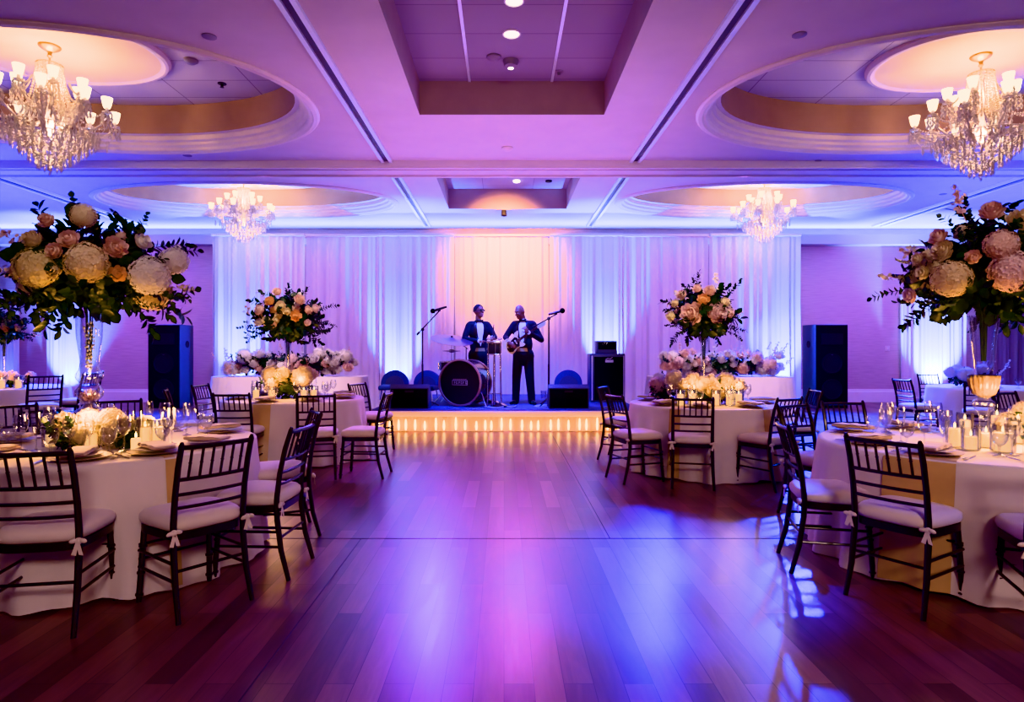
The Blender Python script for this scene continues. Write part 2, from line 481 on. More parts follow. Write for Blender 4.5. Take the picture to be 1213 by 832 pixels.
for x0, x1, y0, y1 in RC:
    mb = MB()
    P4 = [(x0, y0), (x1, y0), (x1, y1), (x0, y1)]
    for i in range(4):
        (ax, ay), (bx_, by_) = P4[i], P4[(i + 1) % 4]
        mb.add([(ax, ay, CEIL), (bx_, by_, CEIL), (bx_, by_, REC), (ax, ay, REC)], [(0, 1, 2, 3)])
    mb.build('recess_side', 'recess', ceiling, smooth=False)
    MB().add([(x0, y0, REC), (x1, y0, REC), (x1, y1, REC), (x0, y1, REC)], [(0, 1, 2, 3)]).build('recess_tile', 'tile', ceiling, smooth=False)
for xs, (y0, y1) in ((-.46, (1.6, 8.36)), (.64, (1.6, 8.36))):
    MB().box((xs, (y0 + y1) / 2, REC - .006), (.035, y1 - y0, .012)).build('grid_bar', 'slot', ceiling, smooth=False)
def ring(mb, cx, cy, a, b, prof, n=72):
    """sweep a profile of (inward offset, z) round a superellipse"""
    k = len(prof); vs = []; fs = []
    for off, z in prof:
        vs += [(x, y, z) for x, y in sup(cx, cy, a - off, b - off, n)]
    for i in range(k - 1):
        for j in range(n):
            fs.append((i * n + j, i * n + (j + 1) % n, (i + 1) * n + (j + 1) % n, (i + 1) * n + j))
    mb.add(vs, fs)
for q, (cx, cy, a, b) in enumerate(OV):
    mb = MB()
    ring(mb, cx, cy, a, b, [(-.13, CEIL), (-.13, CEIL - .015), (-.10, CEIL - .035), (-.05, CEIL - .04), (-.03, CEIL - .022), (0, CEIL - .018), (.02, CEIL),
                            (.03, CEIL + .03), (.07, CEIL + .06), (.08, CEIL + .10), (.12, CEIL + .12), (.13, CEIL + .16), (.13, CEIL + .19), (.19, CEIL + .20)])
    mb.build('oval_cornice', 'cornice', ceiling, angle=22)
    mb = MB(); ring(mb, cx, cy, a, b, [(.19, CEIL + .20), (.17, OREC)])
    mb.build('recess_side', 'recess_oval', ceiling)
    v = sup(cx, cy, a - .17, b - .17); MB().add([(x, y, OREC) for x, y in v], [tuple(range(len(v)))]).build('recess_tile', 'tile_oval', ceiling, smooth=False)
CH = [(-5.6, 7.7), (6.07, 7.95), (-5.73, 13.75), (5.73, 13.75)]
MEDZ = OREC - .05
for (cx, cy), (a, b) in zip(CH, ((1.18, .86), (1.13, .85), (1.95, .9), (1.95, .9))):
    mb = MB(); cy2 = cy + .22 if cy < 10 else cy - .1
    ring(mb, cx, cy2, a, b, [(-.09, OREC), (-.09, OREC - .03), (-.06, OREC - .065), (-.02, OREC - .07), (0, OREC - .055), (.03, MEDZ)], 64)
    mb.build('medallion_rim', 'cornice', ceiling)
    v = sup(cx, cy2, a - .03, b - .03, 64); MB().add([(x, y, MEDZ) for x, y in v], [tuple(range(len(v)))]).build('medallion', 'medallion', ceiling, smooth=False)

# partition tracks on the ceiling
def track(name, a, b, w):
    mb = MB(); a = Vector(a); b = Vector(b); d = (b - a).normalized(); nn = Vector((d.y, -d.x, 0)); mid = (a + b) / 2; L = (b - a).length
    rot = Matrix((nn, d, Vector((0, 0, 1)))).transposed()
    for sx in (-1, 1):
        mb.box(mid + nn * sx * w * .36 + Vector((0, 0, CEIL - .02)), (w * .28, L, .04), rot)
    o = struct(mb.build(name, 'slot', smooth=False))
    MB().box(mid + Vector((0, 0, CEIL - .006)), (w * .44, L, .012), rot).build('track_slot', 'dark_slot', o, smooth=False)
    return o
track('trim_2', (-1.95, YF, 0), (-1.95, 10.4, 0), .19); track('trim_3', (2.18, YF, 0), (2.18, 10.4, 0), .19)
track('trim_4', (-1.95, 11., 0), (-1.95, YB - .4, 0), .19); track('trim_5', (2.18, 11., 0), (2.18, YB - .4, 0), .19)
track('trim_6', (-9.2, 11., 0), (-9.2, YB - .4, 0), .30); track('trim_7', (9.5, 11., 0), (9.5, YB - .4, 0), .30)
mb = MB(); mb.box((0, 10.7, CEIL - .045), (2 * XW, .60, .09)); mb.box((0, 10.72, CEIL - .10), (2 * XW, .22, .02)); mb.box((0, 10.44, CEIL - .10), (2 * XW, .05, .05)); mb.box((0, 10.97, CEIL - .10), (2 * XW, .05, .05))
struct(mb.build('trim_8', 'ceiling', smooth=False))
# dance-floor seams
struct(MB().box((.4, 4.6, .001), (9, .010, .002)).build('trim_9', 'seam', smooth=False))
struct(MB().box((-1.05, 2.3, .001), (.006, 4.6, .002)).build('trim_10', 'seam', smooth=False))
struct(MB().box((.78, 7.5, .001), (.006, 5.8, .002)).build('trim_11', 'seam', smooth=False))

# ceiling fittings
def downlight(x, y, z, r, label, grp=None):
    t = thing('recessed_downlight', label, 'ceiling light', (x, y, z), 0, grp)
    MB().lathe([(r * 1.25, 0), (r * 1.25, -.008), (r * 1.08, -.014), (r, -.006), (r, 0)], 24).build('trim_ring', 'white_trim', t)
    MB().lathe([(0, -.004), (r, -.004)], 24).build('lens', 'lens', t)
    return t
def px3(x, y, z):
    Y = FPX * (z - CAM_H) / (VY - y); return ((x - VX) / FPX * Y, Y)
for (x, y, r, l) in ((606, 40, .085, 'round lit downlight set in the tiles of the long centre recess, farther from the camera'), (609, 1, .085, 'round lit downlight in the centre recess, cut by the top of the photo')):
    a, b = px3(x, y, REC); downlight(a, b, REC, r, l)
def fitting(name, x, y, z, prof, mat, label, cat, grp=None):
    a, b = px3(x, y, z)
    t = thing(name, label, cat, (a, b, z), 0, grp)
    MB().lathe(prof, 20).build('housing', mat, t)
    return t
sm = [(.09, 0), (.09, -.02), (.07, -.035), (.05, -.05), (0, -.055)]
sp = [(.06, 0), (.06, -.008), (.022, -.012), (.018, -.05), (.03, -.055), (0, -.06)]
fitting('smoke_detector', 585, 67, REC, sm, 'grey_plastic', 'grey dome smoke detector beside the projector-like fitting in centre recess', 'smoke detector')
t = fitting('ceiling_speaker', 605, 72, REC, [(.10, 0), (.10, -.012), (.085, -.03), (.085, -.07), (.05, -.09), (0, -.095)], 'grey_plastic', 'white drum-shaped fitting hanging from tiles near the far end of centre recess', 'ceiling fitting')
MB().lathe([(0, -.097), (.035, -.096)], 16).build('lens', 'lens', t)
fitting('fire_sprinkler', 662, 85, REC, sp, 'grey_plastic', 'small dark sprinkler head in the centre recess corner tile', 'sprinkler')
fitting('ceiling_spot', 601, 175, CEIL, sm, 'cornice', 'small white dome fitting on ceiling between centre recess and cross beam', 'ceiling fitting')
fitting('fire_sprinkler', 263, 99, OREC, sp, 'black', 'dark sprinkler head on tiles of the near oval recess above the crystal chandelier', 'sprinkler')
fitting('smoke_detector', 226, 71, OREC, sm, 'grey_plastic', 'flat grey detector beside the round medallion in near oval recess', 'smoke detector')
for x, y, l in ((248, 43, 'faint flat ceiling disc outside the near oval recess with visible medallion edge'), (947, 41, 'faint flat ceiling disc between the ceiling track and the oval recess'),
                (222, 184, 'small flat ceiling disc between the oval recess and cross beam, dusk purple'), (968, 191, 'small flat ceiling disc on blue-lit ceiling before the cross beam'),
                (1117, 230, 'small flat ceiling disc on blue-lit ceiling beyond the cross beam')):
    fitting('sprinkler_cover', x, y, CEIL, [(.07, 0), (.07, -.008), (.05, -.014), (0, -.014)], 'grey_plastic', l, 'ceiling disc')
for (x, y, l) in ((494, 208, 'slotted air vent by the small recess behind cross beam'),):
    a, b = px3(x, y, CEIL)
    t = thing('air_vent', l, 'vent', (a, b, CEIL))
    MB().box((0, 0, -.006), (.38, .1, .012)).build('frame', 'grey_plastic', t, smooth=False)
    for i in range(5): MB().box((-.14 + i * .07, 0, -.014), (.05, .06, .006)).build('slot', 'black', t, smooth=False)
for x, y, l in ((545, 207, 'black sensor in the small far recess, nearest its corner'), (612, 214, 'tiny lit spot in the small far recess'), (650, 214, 'flat dark vent in the small far recess')):
    fitting('recess_sensor', x, y, REC, [(.07, 0), (.07, -.03), (.04, -.04), (0, -.04)], 'black' if x != 612 else 'lens', l, 'ceiling fitting')

# ------------------------------------------------------------------ backdrop curtains
YC = 14.5
def drape(x0, x1, y, z0, z1, name, label, mat, grp, seed, amp=.055, step=.022, head=True):
    r = random.Random(seed); n = int((x1 - x0) / step) + 1
    ph = [r.uniform(0, 6.28) for _ in range(6)]
    rows = [z0, z0 + .03, (z0 + z1) * .3, (z0 + z1) * .6, z1 - .12, z1]
    def dep(x, t):
        w = math.sin(x * 21 + ph[0] + .9 * math.sin(x * 3.1 + ph[1])) * .55 + math.sin(x * 37 + ph[2] + math.sin(x * 5 + ph[3])) * .3 + math.sin(x * 9 + ph[4]) * .25
        return amp * w * (1.12 - .35 * t) + .01 * math.sin(x * 60 + ph[5])
    vs = []
    for z in rows:
        t = (z - z0) / (z1 - z0)
        for i in range(n):
            x = x0 + (x1 - x0) * i / (n - 1)
            vs.append((x + .01 * math.sin(6 * t + i), y + dep(x, t), z))
    fs = [(k * n + i, k * n + i + 1, (k + 1) * n + i + 1, (k + 1) * n + i) for k in range(len(rows) - 1) for i in range(n - 1)]
    mb = MB(); mb.add(vs, fs)
    o = mb.build(name, mat, None, angle=180)
    tag(o, label, 'curtain', grp)
    if head:
        MB().box(((x0 + x1) / 2, y, z1 - .005), (x1 - x0, .16, .05)).build('heading', mat, o, smooth=False)
    return o
CX = [-6.75, -4.5, -2.9, -1.15, 1.05, 2.75, 4.75, 6.87]
cl = ['outermost white sheer backdrop panel beside the purple wall, bluish uplight at its edge, behind rosy tall flowers', 'pale mauve backdrop panel directly behind the rosy tall centrepiece',
      'white backdrop panel glowing blue-white behind the empty microphone stand', 'warm cream backdrop panel behind the two musicians', 'pink-tinted backdrop panel behind the microphone near the guitarist',
      'backdrop panel glowing white behind the guitar amplifier', 'outermost backdrop panel behind the pink-flowered centrepiece, ending beside the black speaker and wall']
cl[6] = 'lilac backdrop panel behind the tall blush centrepiece beside amplifier'
CX = [-6.75, -4.6, -2.9, -1.15, 1.05, 2.75, 4.75, 6.87]
cl = ['white sheer backdrop panel lit blue at the backdrop end nearest the window-side bouquet of low cream flowers',
      'pale lilac sheer backdrop panel behind the peach-rose tall centrepiece',
      'white sheer backdrop panel glowing blue-white behind the microphone stand without a player',
      'warm cream sheer backdrop panel behind the drummer and guitarist',
      'pink sheer backdrop panel just beyond the guitarist\'s microphone',
      'white sheer backdrop panel glowing brightly behind the guitar amplifier stack',
      'lilac to white sheer backdrop panel behind the big-blush-bloom centrepiece']
cl[0] = 'white sheer backdrop panel lit blue, ending at the wall by the speaker with grey floor plants of flowers'
cl[0] = 'white to blue sheer backdrop panel at the left end of the backdrop'
for i in range(7):
    drape(CX[i] + (.01 if i else 0), CX[i + 1] - .01, YC + (.03 if i % 2 else -.03), .0, 4.03, 'backdrop_curtain', cl[i], 'curtain', 'sheer backdrop panels behind the stage', 20 + i)
# pipe that carries the backdrop
t = thing('backdrop_pole', 'slim pole along the top of the white backdrop', 'curtain rod', (0, YC + .12, 0))
MB().tube([(CX[0] - .02, 0, 4.0), (CX[-1] + .02, 0, 4.0)], .02).build('crossbar', 'chrome', t)
for x in (CX[0], -2.9, 2.75, CX[-1]): MB().tube([(x, .02, 0), (x, .02, 4.0)], .02).build('upright', 'chrome', t)
# wall drapes
drape(10.25, 11.95, YB - .14, .0, 2.78, 'wall_drape', 'bright uplit white drape hung on the far wall behind the bare-branch chairs', 'drape', None, 41, .035)['label'] = 'white wall drape with a bright uplight glow, past the speaker tower by the candle-crowded table'
drape(-11.85, -10.95, YB - .14, .0, 2.9, 'wall_drape', 'narrow blue-white uplit wall drape behind the tall hourglass vase', 'drape', None, 42, .035)
drape(-13.5, -12.55, YB - .14, .0, 2.9, 'wall_drape', 'dim blue wall drape cut by the left edge of the photo', 'drape', None, 43, .035)
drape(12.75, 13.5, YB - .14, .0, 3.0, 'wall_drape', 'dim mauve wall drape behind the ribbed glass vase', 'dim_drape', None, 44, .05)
t = thing('light_switch', 'small pale switch plate on purple wall between black speaker and bright wall drape', 'switch', ((1051 - VX) / FPX * YB, YB - .006, CAM_H))
MB().rbox((0, 0, 0), (.12, .012, .14), .005).build('plate', 'switch', t); MB().box((0, -.009, 0), (.03, .012, .06)).build('rocker', 'white_trim', t)

# ------------------------------------------------------------------ stage
ST = .36; SX0, SX1, SY0, SY1 = -2.25, 2.36, 10.57, 14.2
t = thing('stage', 'low blue carpeted stage with white edge and glowing skirt', 'stage', (0, SY0, 0))
MB().box(((SX0 + SX1) / 2, (SY1 - SY0) / 2 + .02, ST / 2 - .03), (SX1 - SX0 - .04, SY1 - SY0 - .04, ST - .06)).build('platform', 'black', t, smooth=False)
MB().box(((SX0 + SX1) / 2, (SY1 - SY0) / 2, ST - .03), (SX1 - SX0 - .02, SY1 - SY0 - .02, .06)).build('carpet', 'carpet', t, smooth=False)
MB().rbox(((SX0 + SX1) / 2, -.02, ST - .065), (SX1 - SX0 + .04, .05, .10), .012).build('edge_trim', 'linen', t)
mb = MB(); n = 400; vs = []
for z in (0.004, .15, ST - .1):
    for i in range(n):
        x = SX0 + (SX1 - SX0) * i / (n - 1)
        vs.append((x, -.03 - .012 * math.sin(x * 48 + math.sin(x * 5)) - (.02 if z < .1 else 0), z))
mb.add(vs, [(k * n + i, k * n + i + 1, (k + 1) * n + i + 1, (k + 1) * n + i) for k in range(2) for i in range(n - 1)])
mb.build('skirt', 'skirt', t, angle=180)
nl = 28
for i in range(nl):
    x = SX0 + .08 + (SX1 - SX0 - .16) * (i + .5) / nl + jit(.04); h = rnd.uniform(.15, .22)
    MB().lathe([(0, .015), (.012, .025), (.019, h * .5), (.011, h), (0, h + .02)], 8, (x, -.075, .01)).build('light_strand', 'fairy', t)

def at_stage(px, Y): return (px - VX) / FPX * Y

# monitors
def wedge(x0, x1, Y, label):
    w = x1 - x0; t = thing('stage_monitor', label, 'stage monitor', ((x0 + x1) / 2, Y, ST), 0, 'wedge monitors')
    prof = [(-.0, 0), (.40, 0), (.40, .14), (.26, .40), (.02, .34)]
    # profile in depth/height, extruded in width; the grille slopes toward the performer
    poly = [(0, 0), (.44, 0), (.46, .16), (.2, .40), (.06, .42), (0, .36)]
    m = Matrix(((0, 0, 1), (1, 0, 0), (0, 1, 0)))
    MB().prism(poly, -w / 2, w / 2, m).build('cabinet', 'black_side', t, smooth=False)
    MB().rbox((0, -.006, .18), (w - .03, .014, .33), .005).build('back_panel', 'grille', t)
    a = Vector((0, .46, .16)); b = Vector((0, .2, .40)); md = (a + b) / 2
    MB().box(md + Vector((0, .006, .006)), (w - .06, .012, .32), (R(47.), 0, 0)).build('grille', 'grille', t)
    MB().box((0, -.016, .30), (.14, .012, .03)).build('handle', 'black', t)
    return t
wedge(-1.96, -1.30, 10.75, 'black wedge monitor on stage edge near the mic stand with no player')
wedge(.77, 1.46, 10.75, 'black wedge monitor on stage edge in front of the single round-backed chair')

# round backed low chairs
def tub(px, Y, label, first=[None]):
    loc = (at_stage(px, Y), Y, ST)
    if first[0]: return dup(first[0], loc, jit(.2), label)
    t = thing('round_chair', label, 'chair', loc, 0, 'round-backed blue chairs on stage')
    # back: half disc arch, slightly curved
    poly = [(.29 * math.cos(a), .30 + .29 * math.sin(a)) for a in [PI * i / 20 for i in range(21)]] + [(-.29, .20), (.29, .20)]
    m = Matrix(((1, 0, 0), (0, 0, 1), (0, 1, 0)))
    MB().prism(poly, .16, .24, m).build('backrest', 'blue_vinyl', t, angle=50)
    poly2 = [(.20 * math.cos(a), .28 + .19 * math.sin(a)) for a in [PI * i / 16 for i in range(17)]] + [(-.2, .22), (.2, .22)]
    MB().prism(poly2, .145, .165, m).build('back_pad', 'black_side', t, angle=50)
    MB().rbox((0, -.04, .24), (.54, .46, .10), .04).build('seat', 'blue_vinyl', t)
    for sx in (-1, 1):
        for sy in (-1, 1): MB().tube([(sx * .2, sy * .18 - .03, .2), (sx * .23, sy * .21 - .03, 0)], [.018, .014]).build('leg', 'chrome', t)
    first[0] = t
    return t
tub(466, 12.9, 'round-backed blue chair farthest from the drum kit, behind wedge monitor')
tub(503, 12.7, 'round-backed blue chair beside the bass drum and mic stand')
tub(675, 12.9, 'round-backed blue chair between guitarist and amplifier')

# amplifier
t = thing('guitar_amplifier', 'tall black amplifier cabinet with pale badge on stage', 'amplifier', (2.0, 12.05, ST))
MB().rbox((0, .22, .47), (.68, .42, .94), .02).build('cabinet', 'black_side', t)
MB().rbox((.02, .004, .46), (.56, .02, .84), .006).build('grille', 'grille', t)
MB().box((-.30, .0, .47), (.018, .02, .86)).build('edge_strip', 'badge', t); MB().box((.31, .0, .47), (.012, .02, .86)).build('edge_strip', 'badge', t)
mb = MB(); mb.rbox((.03, -.012, .795), (.16, .012, .05), .006); mb.tube([(-.04, -.014, .83), (.0, -.014, .85), (.05, -.014, .84), (.09, -.014, .87)], .008, 6)
mb.build('badge', 'badge', t)
t = thing('amplifier_head', 'small black amplifier head on top of the amplifier cabinet', 'amplifier', (1.99, 12.07, ST + .94))
MB().rbox((0, .16, .125), (.40, .30, .25), .015).build('case', 'black_side', t)
MB().box((0, .008, .15), (.34, .012, .14)).build('panel', 'grille', t)
for i in range(3): MB().lathe([(0, -.02), (.014, -.02), (.016, 0)], 10, (-.06 + i * .05, -.002, .2), Matrix.Rotation(R(90), 3, 'X')).build('knob', 'lens' if i < 2 else 'chrome', t)

# PA towers
def pa(x0, x1, Y, side, label):
    w = x1 - x0; H = 1.96; t = thing('speaker_tower', label, 'loudspeaker', ((x0 + x1) / 2, Y, 0), 0, 'tall black speaker towers')
    MB().rbox((0, .32, H / 2), (w, .62, H), .012).build('cabinet', 'black_side', t)
    MB().rbox((0, .004, H / 2), (w - .03, .02, H - .04), .006).build('grille', 'grille', t)
    mx = Matrix.Rotation(R(90), 3, 'X')
    for z, r in ((.45, .24), (1.05, .24)):
        MB().lathe([(r, .0), (r, .012), (r * .9, .016), (r * .86, .004), (r * .4, -.002), (0, .003)], 28, (0, -.012, z), mx).build('woofer', 'cone', t)
    MB().box((0, -.012, 1.62), (.5, .02, .26)).build('horn', 'cone', t)
    MB().box((0, -.012, 1.26), (.09, .012, .012)).build('badge', 'badge', t)
    my = Matrix.Rotation(R(90 * side), 3, 'Y')
    MB().lathe([(.085, 0), (.085, .006), (.07, .008), (.065, -.0), (0, .001)], 20, (side * w / 2, .33, 1.5), my).build('handle', 'black', t)
    return t
pa(-8.27, -7.52, 14.5, 1, 'tall black loudspeaker tower against purple wall beyond the hourglass-vase table')
pa(7.23, 7.99, 14.5, -1, 'tall black loudspeaker tower between the backdrop and the bright wall drape')

# microphone stands
def mic(px, Y, bx0, by0, bx1, by1, pole_top, label):
    X = at_stage(px, Y); z = lambda y: CAM_H + (VY - y) * Y / FPX - ST
    t = thing('microphone_stand', label, 'microphone stand', (X, Y, ST))
    for k in range(3):
        a = R(90 + 120 * k + 25); MB().tube([(0, 0, .16), (.3 * math.cos(a), .3 * math.sin(a), .012)], .011, 6).build('leg', 'black', t)
    MB().tube([(0, 0, .10), (0, 0, .75), (0, 0, .76), (0, 0, z(pole_top))], [.017, .017, .012, .012]).build('pole', 'black', t)
    MB().ell((0, 0, z(pole_top)), .032).build('clutch', 'black', t)
    p0 = Vector((at_stage(bx0, Y) - X, -.03, z(by0))); p1 = Vector((at_stage(bx1, Y) - X, -.1, z(by1)))
    MB().tube([p0, p1], .011).build('boom_arm', 'black', t)
    MB().tube([p0, p0 + (p1 - p0) * .12], .022).build('counterweight', 'black', t)
    return t, p1
def microphone(t, p, ax, label):
    m = thing('microphone', label, 'microphone', Vector(t.location) + p)
    d = Vector(ax).normalized()
    MB().tube([-d * .10, d * .06], [.013, .018], 10).build('handle', 'black', m)
    MB().ell(d * .085, .034).build('grille', 'grille', m)
    MB().tube([(0, 0, -.03), (0, 0, .0)], .018).build('clip', 'black', m)
    return m
t, p = mic(500.5, 11.3, 494, 397, 521, 369, 390.5, 'black boom microphone stand standing alone near the drum kit')
microphone(t, p + Vector((0, 0, .035)), (-.95, -.1, -.3), 'black microphone on the lone boom stand beside the drums').scale = (1.4,) * 3
t, p = mic(650, 11.3, 631, 388, 658, 373, 377.5, 'black boom microphone stand beside the guitarist')
microphone(t, p + Vector((0, 0, .035)), (.95, -.1, .25), 'black microphone on the boom stand beside the guitarist').scale = (1.4,) * 3

# bass drum
kx = at_stage(545, 11.15)
t = thing('bass_drum', 'black-headed bass drum with rose gold hoop at the stage front', 'bass drum', (kx, 11.15, ST), R(-22))
mx = Matrix.Rotation(R(90), 3, 'X'); r = .415
MB().lathe([(r * .97, -.46), (r * .97, 0)], 40, (0, 0, r + .01), mx).build('shell', 'drumshell', t)
MB().lathe([(r * .96, -.02), (r, -.02), (r * 1.02, .0), (r * 1.02, .03), (r * .95, .035), (r * .94, .005)], 48, (0, 0, r + .015), mx).build('hoop', 'hoop', t)
MB().lathe([(r * .96, -.50), (r, -.50), (r, -.45), (r * .96, -.45)], 40, (0, 0, r + .01), mx).build('hoop', 'hoop', t)
MB().lathe([(0, .006), (r * .95, .006)], 40, (0, 0, r + .015), mx).build('drumhead', 'drumskin', t)
MB().lathe([(0, -.47), (r * .95, -.47)], 40, (0, 0, r + .01), mx).build('drumhead', 'drumskin_w', t)
mb = MB(); mb.box((0, -.012, r + .015), (.30, .006, .09)); lb = mb.build('logo_plate', 'badge', t)
MB().box((0, -.016, r + .015), (.28, .004, .07)).build('plate_field', 'black', lb)
mb = MB()
for i, w_ in enumerate((.03, .022, .03, .026, .018, .03)):
    xx = -.118 + i * .044
    mb.box((xx + w_ / 2, -.019, r + .015), (.007, .003, .05)); mb.box((xx + w_ / 2 + .009, -.019, r + .034), (.02, .003, .008))
    if i % 2: mb.box((xx + w_ / 2 + .009, -.019, r - .004), (.02, .003, .008)); mb.box((xx + w_ / 2 + .018, -.019, r + .005), (.007, .003, .025))
    else: mb.box((xx + w_ / 2 + .012, -.019, r + .014), (.018, .003, .008))
mb.build('lettering', 'badge', lb)
mb = MB()
for i in range(9): mb.box((-.12 + i * .03, -.012, r + .075), (.02, .005, .014))
mb.build('lettering', 'hoop', t)
for sx in (-1, 1): MB().tube([(sx * r * .9, .1, r * .6), (sx * (r + .12), -.05, .012)], .009, 6).build('spur', 'chrome', t)
for k in range(8):
    a = R(22.5 + 45 * k); MB().box((r * math.cos(a), .03, r + .012 + r * math.sin(a)), (.03, .06, .03), (0, -a, 0)).build('lug', 'chrome', t)
# small tom behind
tx = at_stage(533, 12.28)
t = thing('snare_drum', 'dark drum with chrome lugs behind the bass drum', 'drum', (tx, 12.28, ST))
MB().lathe([(.22, .62), (.22, .78)], 28).build('shell', 'drumshell', t)
for z in (.62, .78): MB().lathe([(.22, z - .012), (.232, z - .012), (.232, z + .012), (.22, z + .014)], 28).build('hoop', 'chrome', t)
MB().lathe([(0, .785), (.22, .785)], 28).build('drumhead', 'drumskin_w', t)
mb = MB()
for k in range(8):
    a = R(45 * k); MB().box((.226 * math.cos(a), .226 * math.sin(a), .70), (.016, .02, .12), (0, 0, a)).build('lug', 'chrome', t)
for k in range(3):
    a = R(30 + 120 * k); MB().tube([(0, 0, .6), (0, 0, .32), (.24 * math.cos(a), .24 * math.sin(a), .01)], .010, 6).build('leg', 'chrome', t)
# cymbals
cx_ = at_stage(538, 11.5); zz = CAM_H + (VY - 402) * 11.5 / FPX - ST
t = thing('cymbal_stand', 'wide tilted cymbal on a chrome stand before the drummer', 'cymbal', (cx_ + .20, 11.80, ST))
mrot = Euler((R(14), R(8), 0)).to_matrix()
MB().lathe([(0, .035), (.05, .03), (.07, .012), (.25, .002), (.40, -.014), (.40, -.018), (.06, .004), (0, .02)], 36, (0, 0, zz), mrot).build('cymbal', 'brass', t).location = (-.25, -.22, 0)
MB().tube([(0, 0, .25), (0, 0, zz - .16)], [.013, .010]).build('pole', 'chrome', t)
MB().tube([(.03, .03, zz - .18), (-.25, -.22, zz + .05)], [.009, .008]).build('boom_arm', 'chrome', t)
MB().lathe([(0, .06), (.02, .06), (.02, .04), (.026, .035), (0, .03)], 12, (-.25, -.22, zz)).build('wing_nut', 'black', t)
for k in range(3):
    a = R(90 + 120 * k); MB().tube([(0, 0, .32), (.3 * math.cos(a), .3 * math.sin(a), .01)], .009, 6).build('leg', 'chrome', t)
hx = at_stage(535, 11.84); hz = CAM_H + (VY - 416) * 11.84 / FPX - ST
t = thing('hi_hat', 'dark pair of small cymbals on stand beneath the wide cymbal', 'cymbal', (hx, 11.84, ST))
for s_ in (1, -1): MB().lathe([(0, .03), (.04, .026), (.05, .014), (.17, .006), (.17, .003), (0, .01)], 28, (0, 0, hz), Matrix.Diagonal((1, 1, s_))).build('cymbal', 'fretboard', t)
MB().tube([(0, 0, .1), (0, 0, hz + .26)], .009).build('pole', 'chrome', t)
for k in range(3):
    a = R(-90 + 120 * k); MB().tube([(0, 0, .3), (.24 * math.cos(a), .24 * math.sin(a), .01)], .009, 6).build('leg', 'chrome', t)
# timbale on long chrome legs
bx = at_stage(585.5, 11.35); b0 = CAM_H + (VY - 420) * 11.35 / FPX - ST; b1 = CAM_H + (VY - 405) * 11.35 / FPX - ST
t = thing('percussion_stand', 'square silver-topped percussion box on long chrome legs beside bass drum', 'percussion', (bx, 11.35, ST))
MB().rbox((0, 0, (b0 + b1) / 2), (.25, .25, b1 - b0 - .02), .015).build('body', 'black', t)
MB().rbox((0, 0, b1 - .012), (.275, .275, .05), .012).build('rim', 'chrome', t)
MB().rbox((0, 0, b0), (.26, .26, .02), .006).build('lower_rim', 'chrome', t)
for sx in (-.9, .2, .9): MB().box((sx * .118, -.128, (b0 + b1) / 2), (.010, .010, b1 - b0 - .04)).build('rod', 'chrome', t)
for sx, sy in ((-1, -1), (1, -1), (-1, 1), (1, 1), (0, -1)):
    MB().tube([(sx * .11, sy * .10, b0), (sx * .125, sy * .12, .0)], [.016, .014] if sx else [.022, .02], 10).build('leg', 'chrome', t)
MB().box((0, -.02, .22), (.22, .02, .02)).build('brace', 'chrome', t)
for k, sx in enumerate((-1, 1)): MB().ell((sx * .10, -.1, b1 + .05), (.045, .045, .02)).build('bell', 'chrome', t)
# foot pedal and cable on stage
t = thing('foot_pedal', 'black drum foot pedal between the chrome legs and the guitarist', 'pedal', (at_stage(592, 11.0), 11.15, ST), R(50))
MB().box((0, 0, .012), (.10, .34, .02)).build('base', 'black', t); MB().box((0, -.01, .06), (.08, .28, .014), (R(14), 0, 0)).build('footboard', 'chrome', t)
MB().tube([(-.05, .13, .01), (-.05, .13, .22), (.05, .13, .22), (.05, .13, .01)], .010, 6).build('yoke', 'chrome', t)
def cable(pts, label, mat='cable'):
    Y0 = 11
    P = []
    for i in range(len(pts) - 1):
        for k in range(6):
            a = k / 6; p0 = pts[max(i - 1, 0)]; p1 = pts[i]; p2 = pts[i + 1]; p3 = pts[min(i + 2, len(pts) - 1)]
            P.append([.5 * ((2 * p1[j]) + (-p0[j] + p2[j]) * a + (2 * p0[j] - 5 * p1[j] + 4 * p2[j] - p3[j]) * a * a + (-p0[j] + 3 * p1[j] - 3 * p2[j] + p3[j]) * a ** 3) for j in range(2)])
    P.append(pts[-1])
    return tag(MB().tube([(x, y, ST + .012) for x, y in P], .010, 6).build('audio_cable', mat), label, 'cable')
cable([(.55, 11.2), (.7, 11.35), (.9, 11.15), (.78, 10.95), (.55, 11.0), (.62, 11.2), (.85, 11.28)], 'pale loop of cable on blue stage by the guitarist\'s mic stand')
cable([(-.35, 11.0), (-.15, 10.9), (.02, 11.05), (.15, 10.95), (.22, 11.2)], 'pale cable on stage running from the bass drum past the chrome legs')
t = thing('drinking_glass', 'clear drinking glass on stage floor by the backdrop, past the guitarist', 'glass', (at_stage(644, 13.0), 13.0, ST))
MB().lathe([(0, .004), (.05, .004), (.065, .16), (.062, .16), (.048, .01), (0, .01)], 16).build('tumbler', 'glass', t)

# ------------------------------------------------------------------ musicians
def remesh(mb, name, mat, parent, vox=.009, smooth=4):
    o = mb.build(name, mat, parent)
    md = o.modifiers.new('r', 'REMESH'); md.mode = 'VOXEL'; md.voxel_size = vox; md.use_smooth_shade = True
    ms = o.modifiers.new('s', 'SMOOTH'); ms.iterations = smooth; ms.factor = .5
    dg = bpy.context.evaluated_depsgraph_get(); dg.update()
    me = bpy.data.meshes.new_from_object(o.evaluated_get(dg))
    o.modifiers.clear(); o.data = me
    me.polygons.foreach_set('use_smooth', [True] * len(me.polygons))
    if not me.materials: me.materials.append(M[mat])
    return o

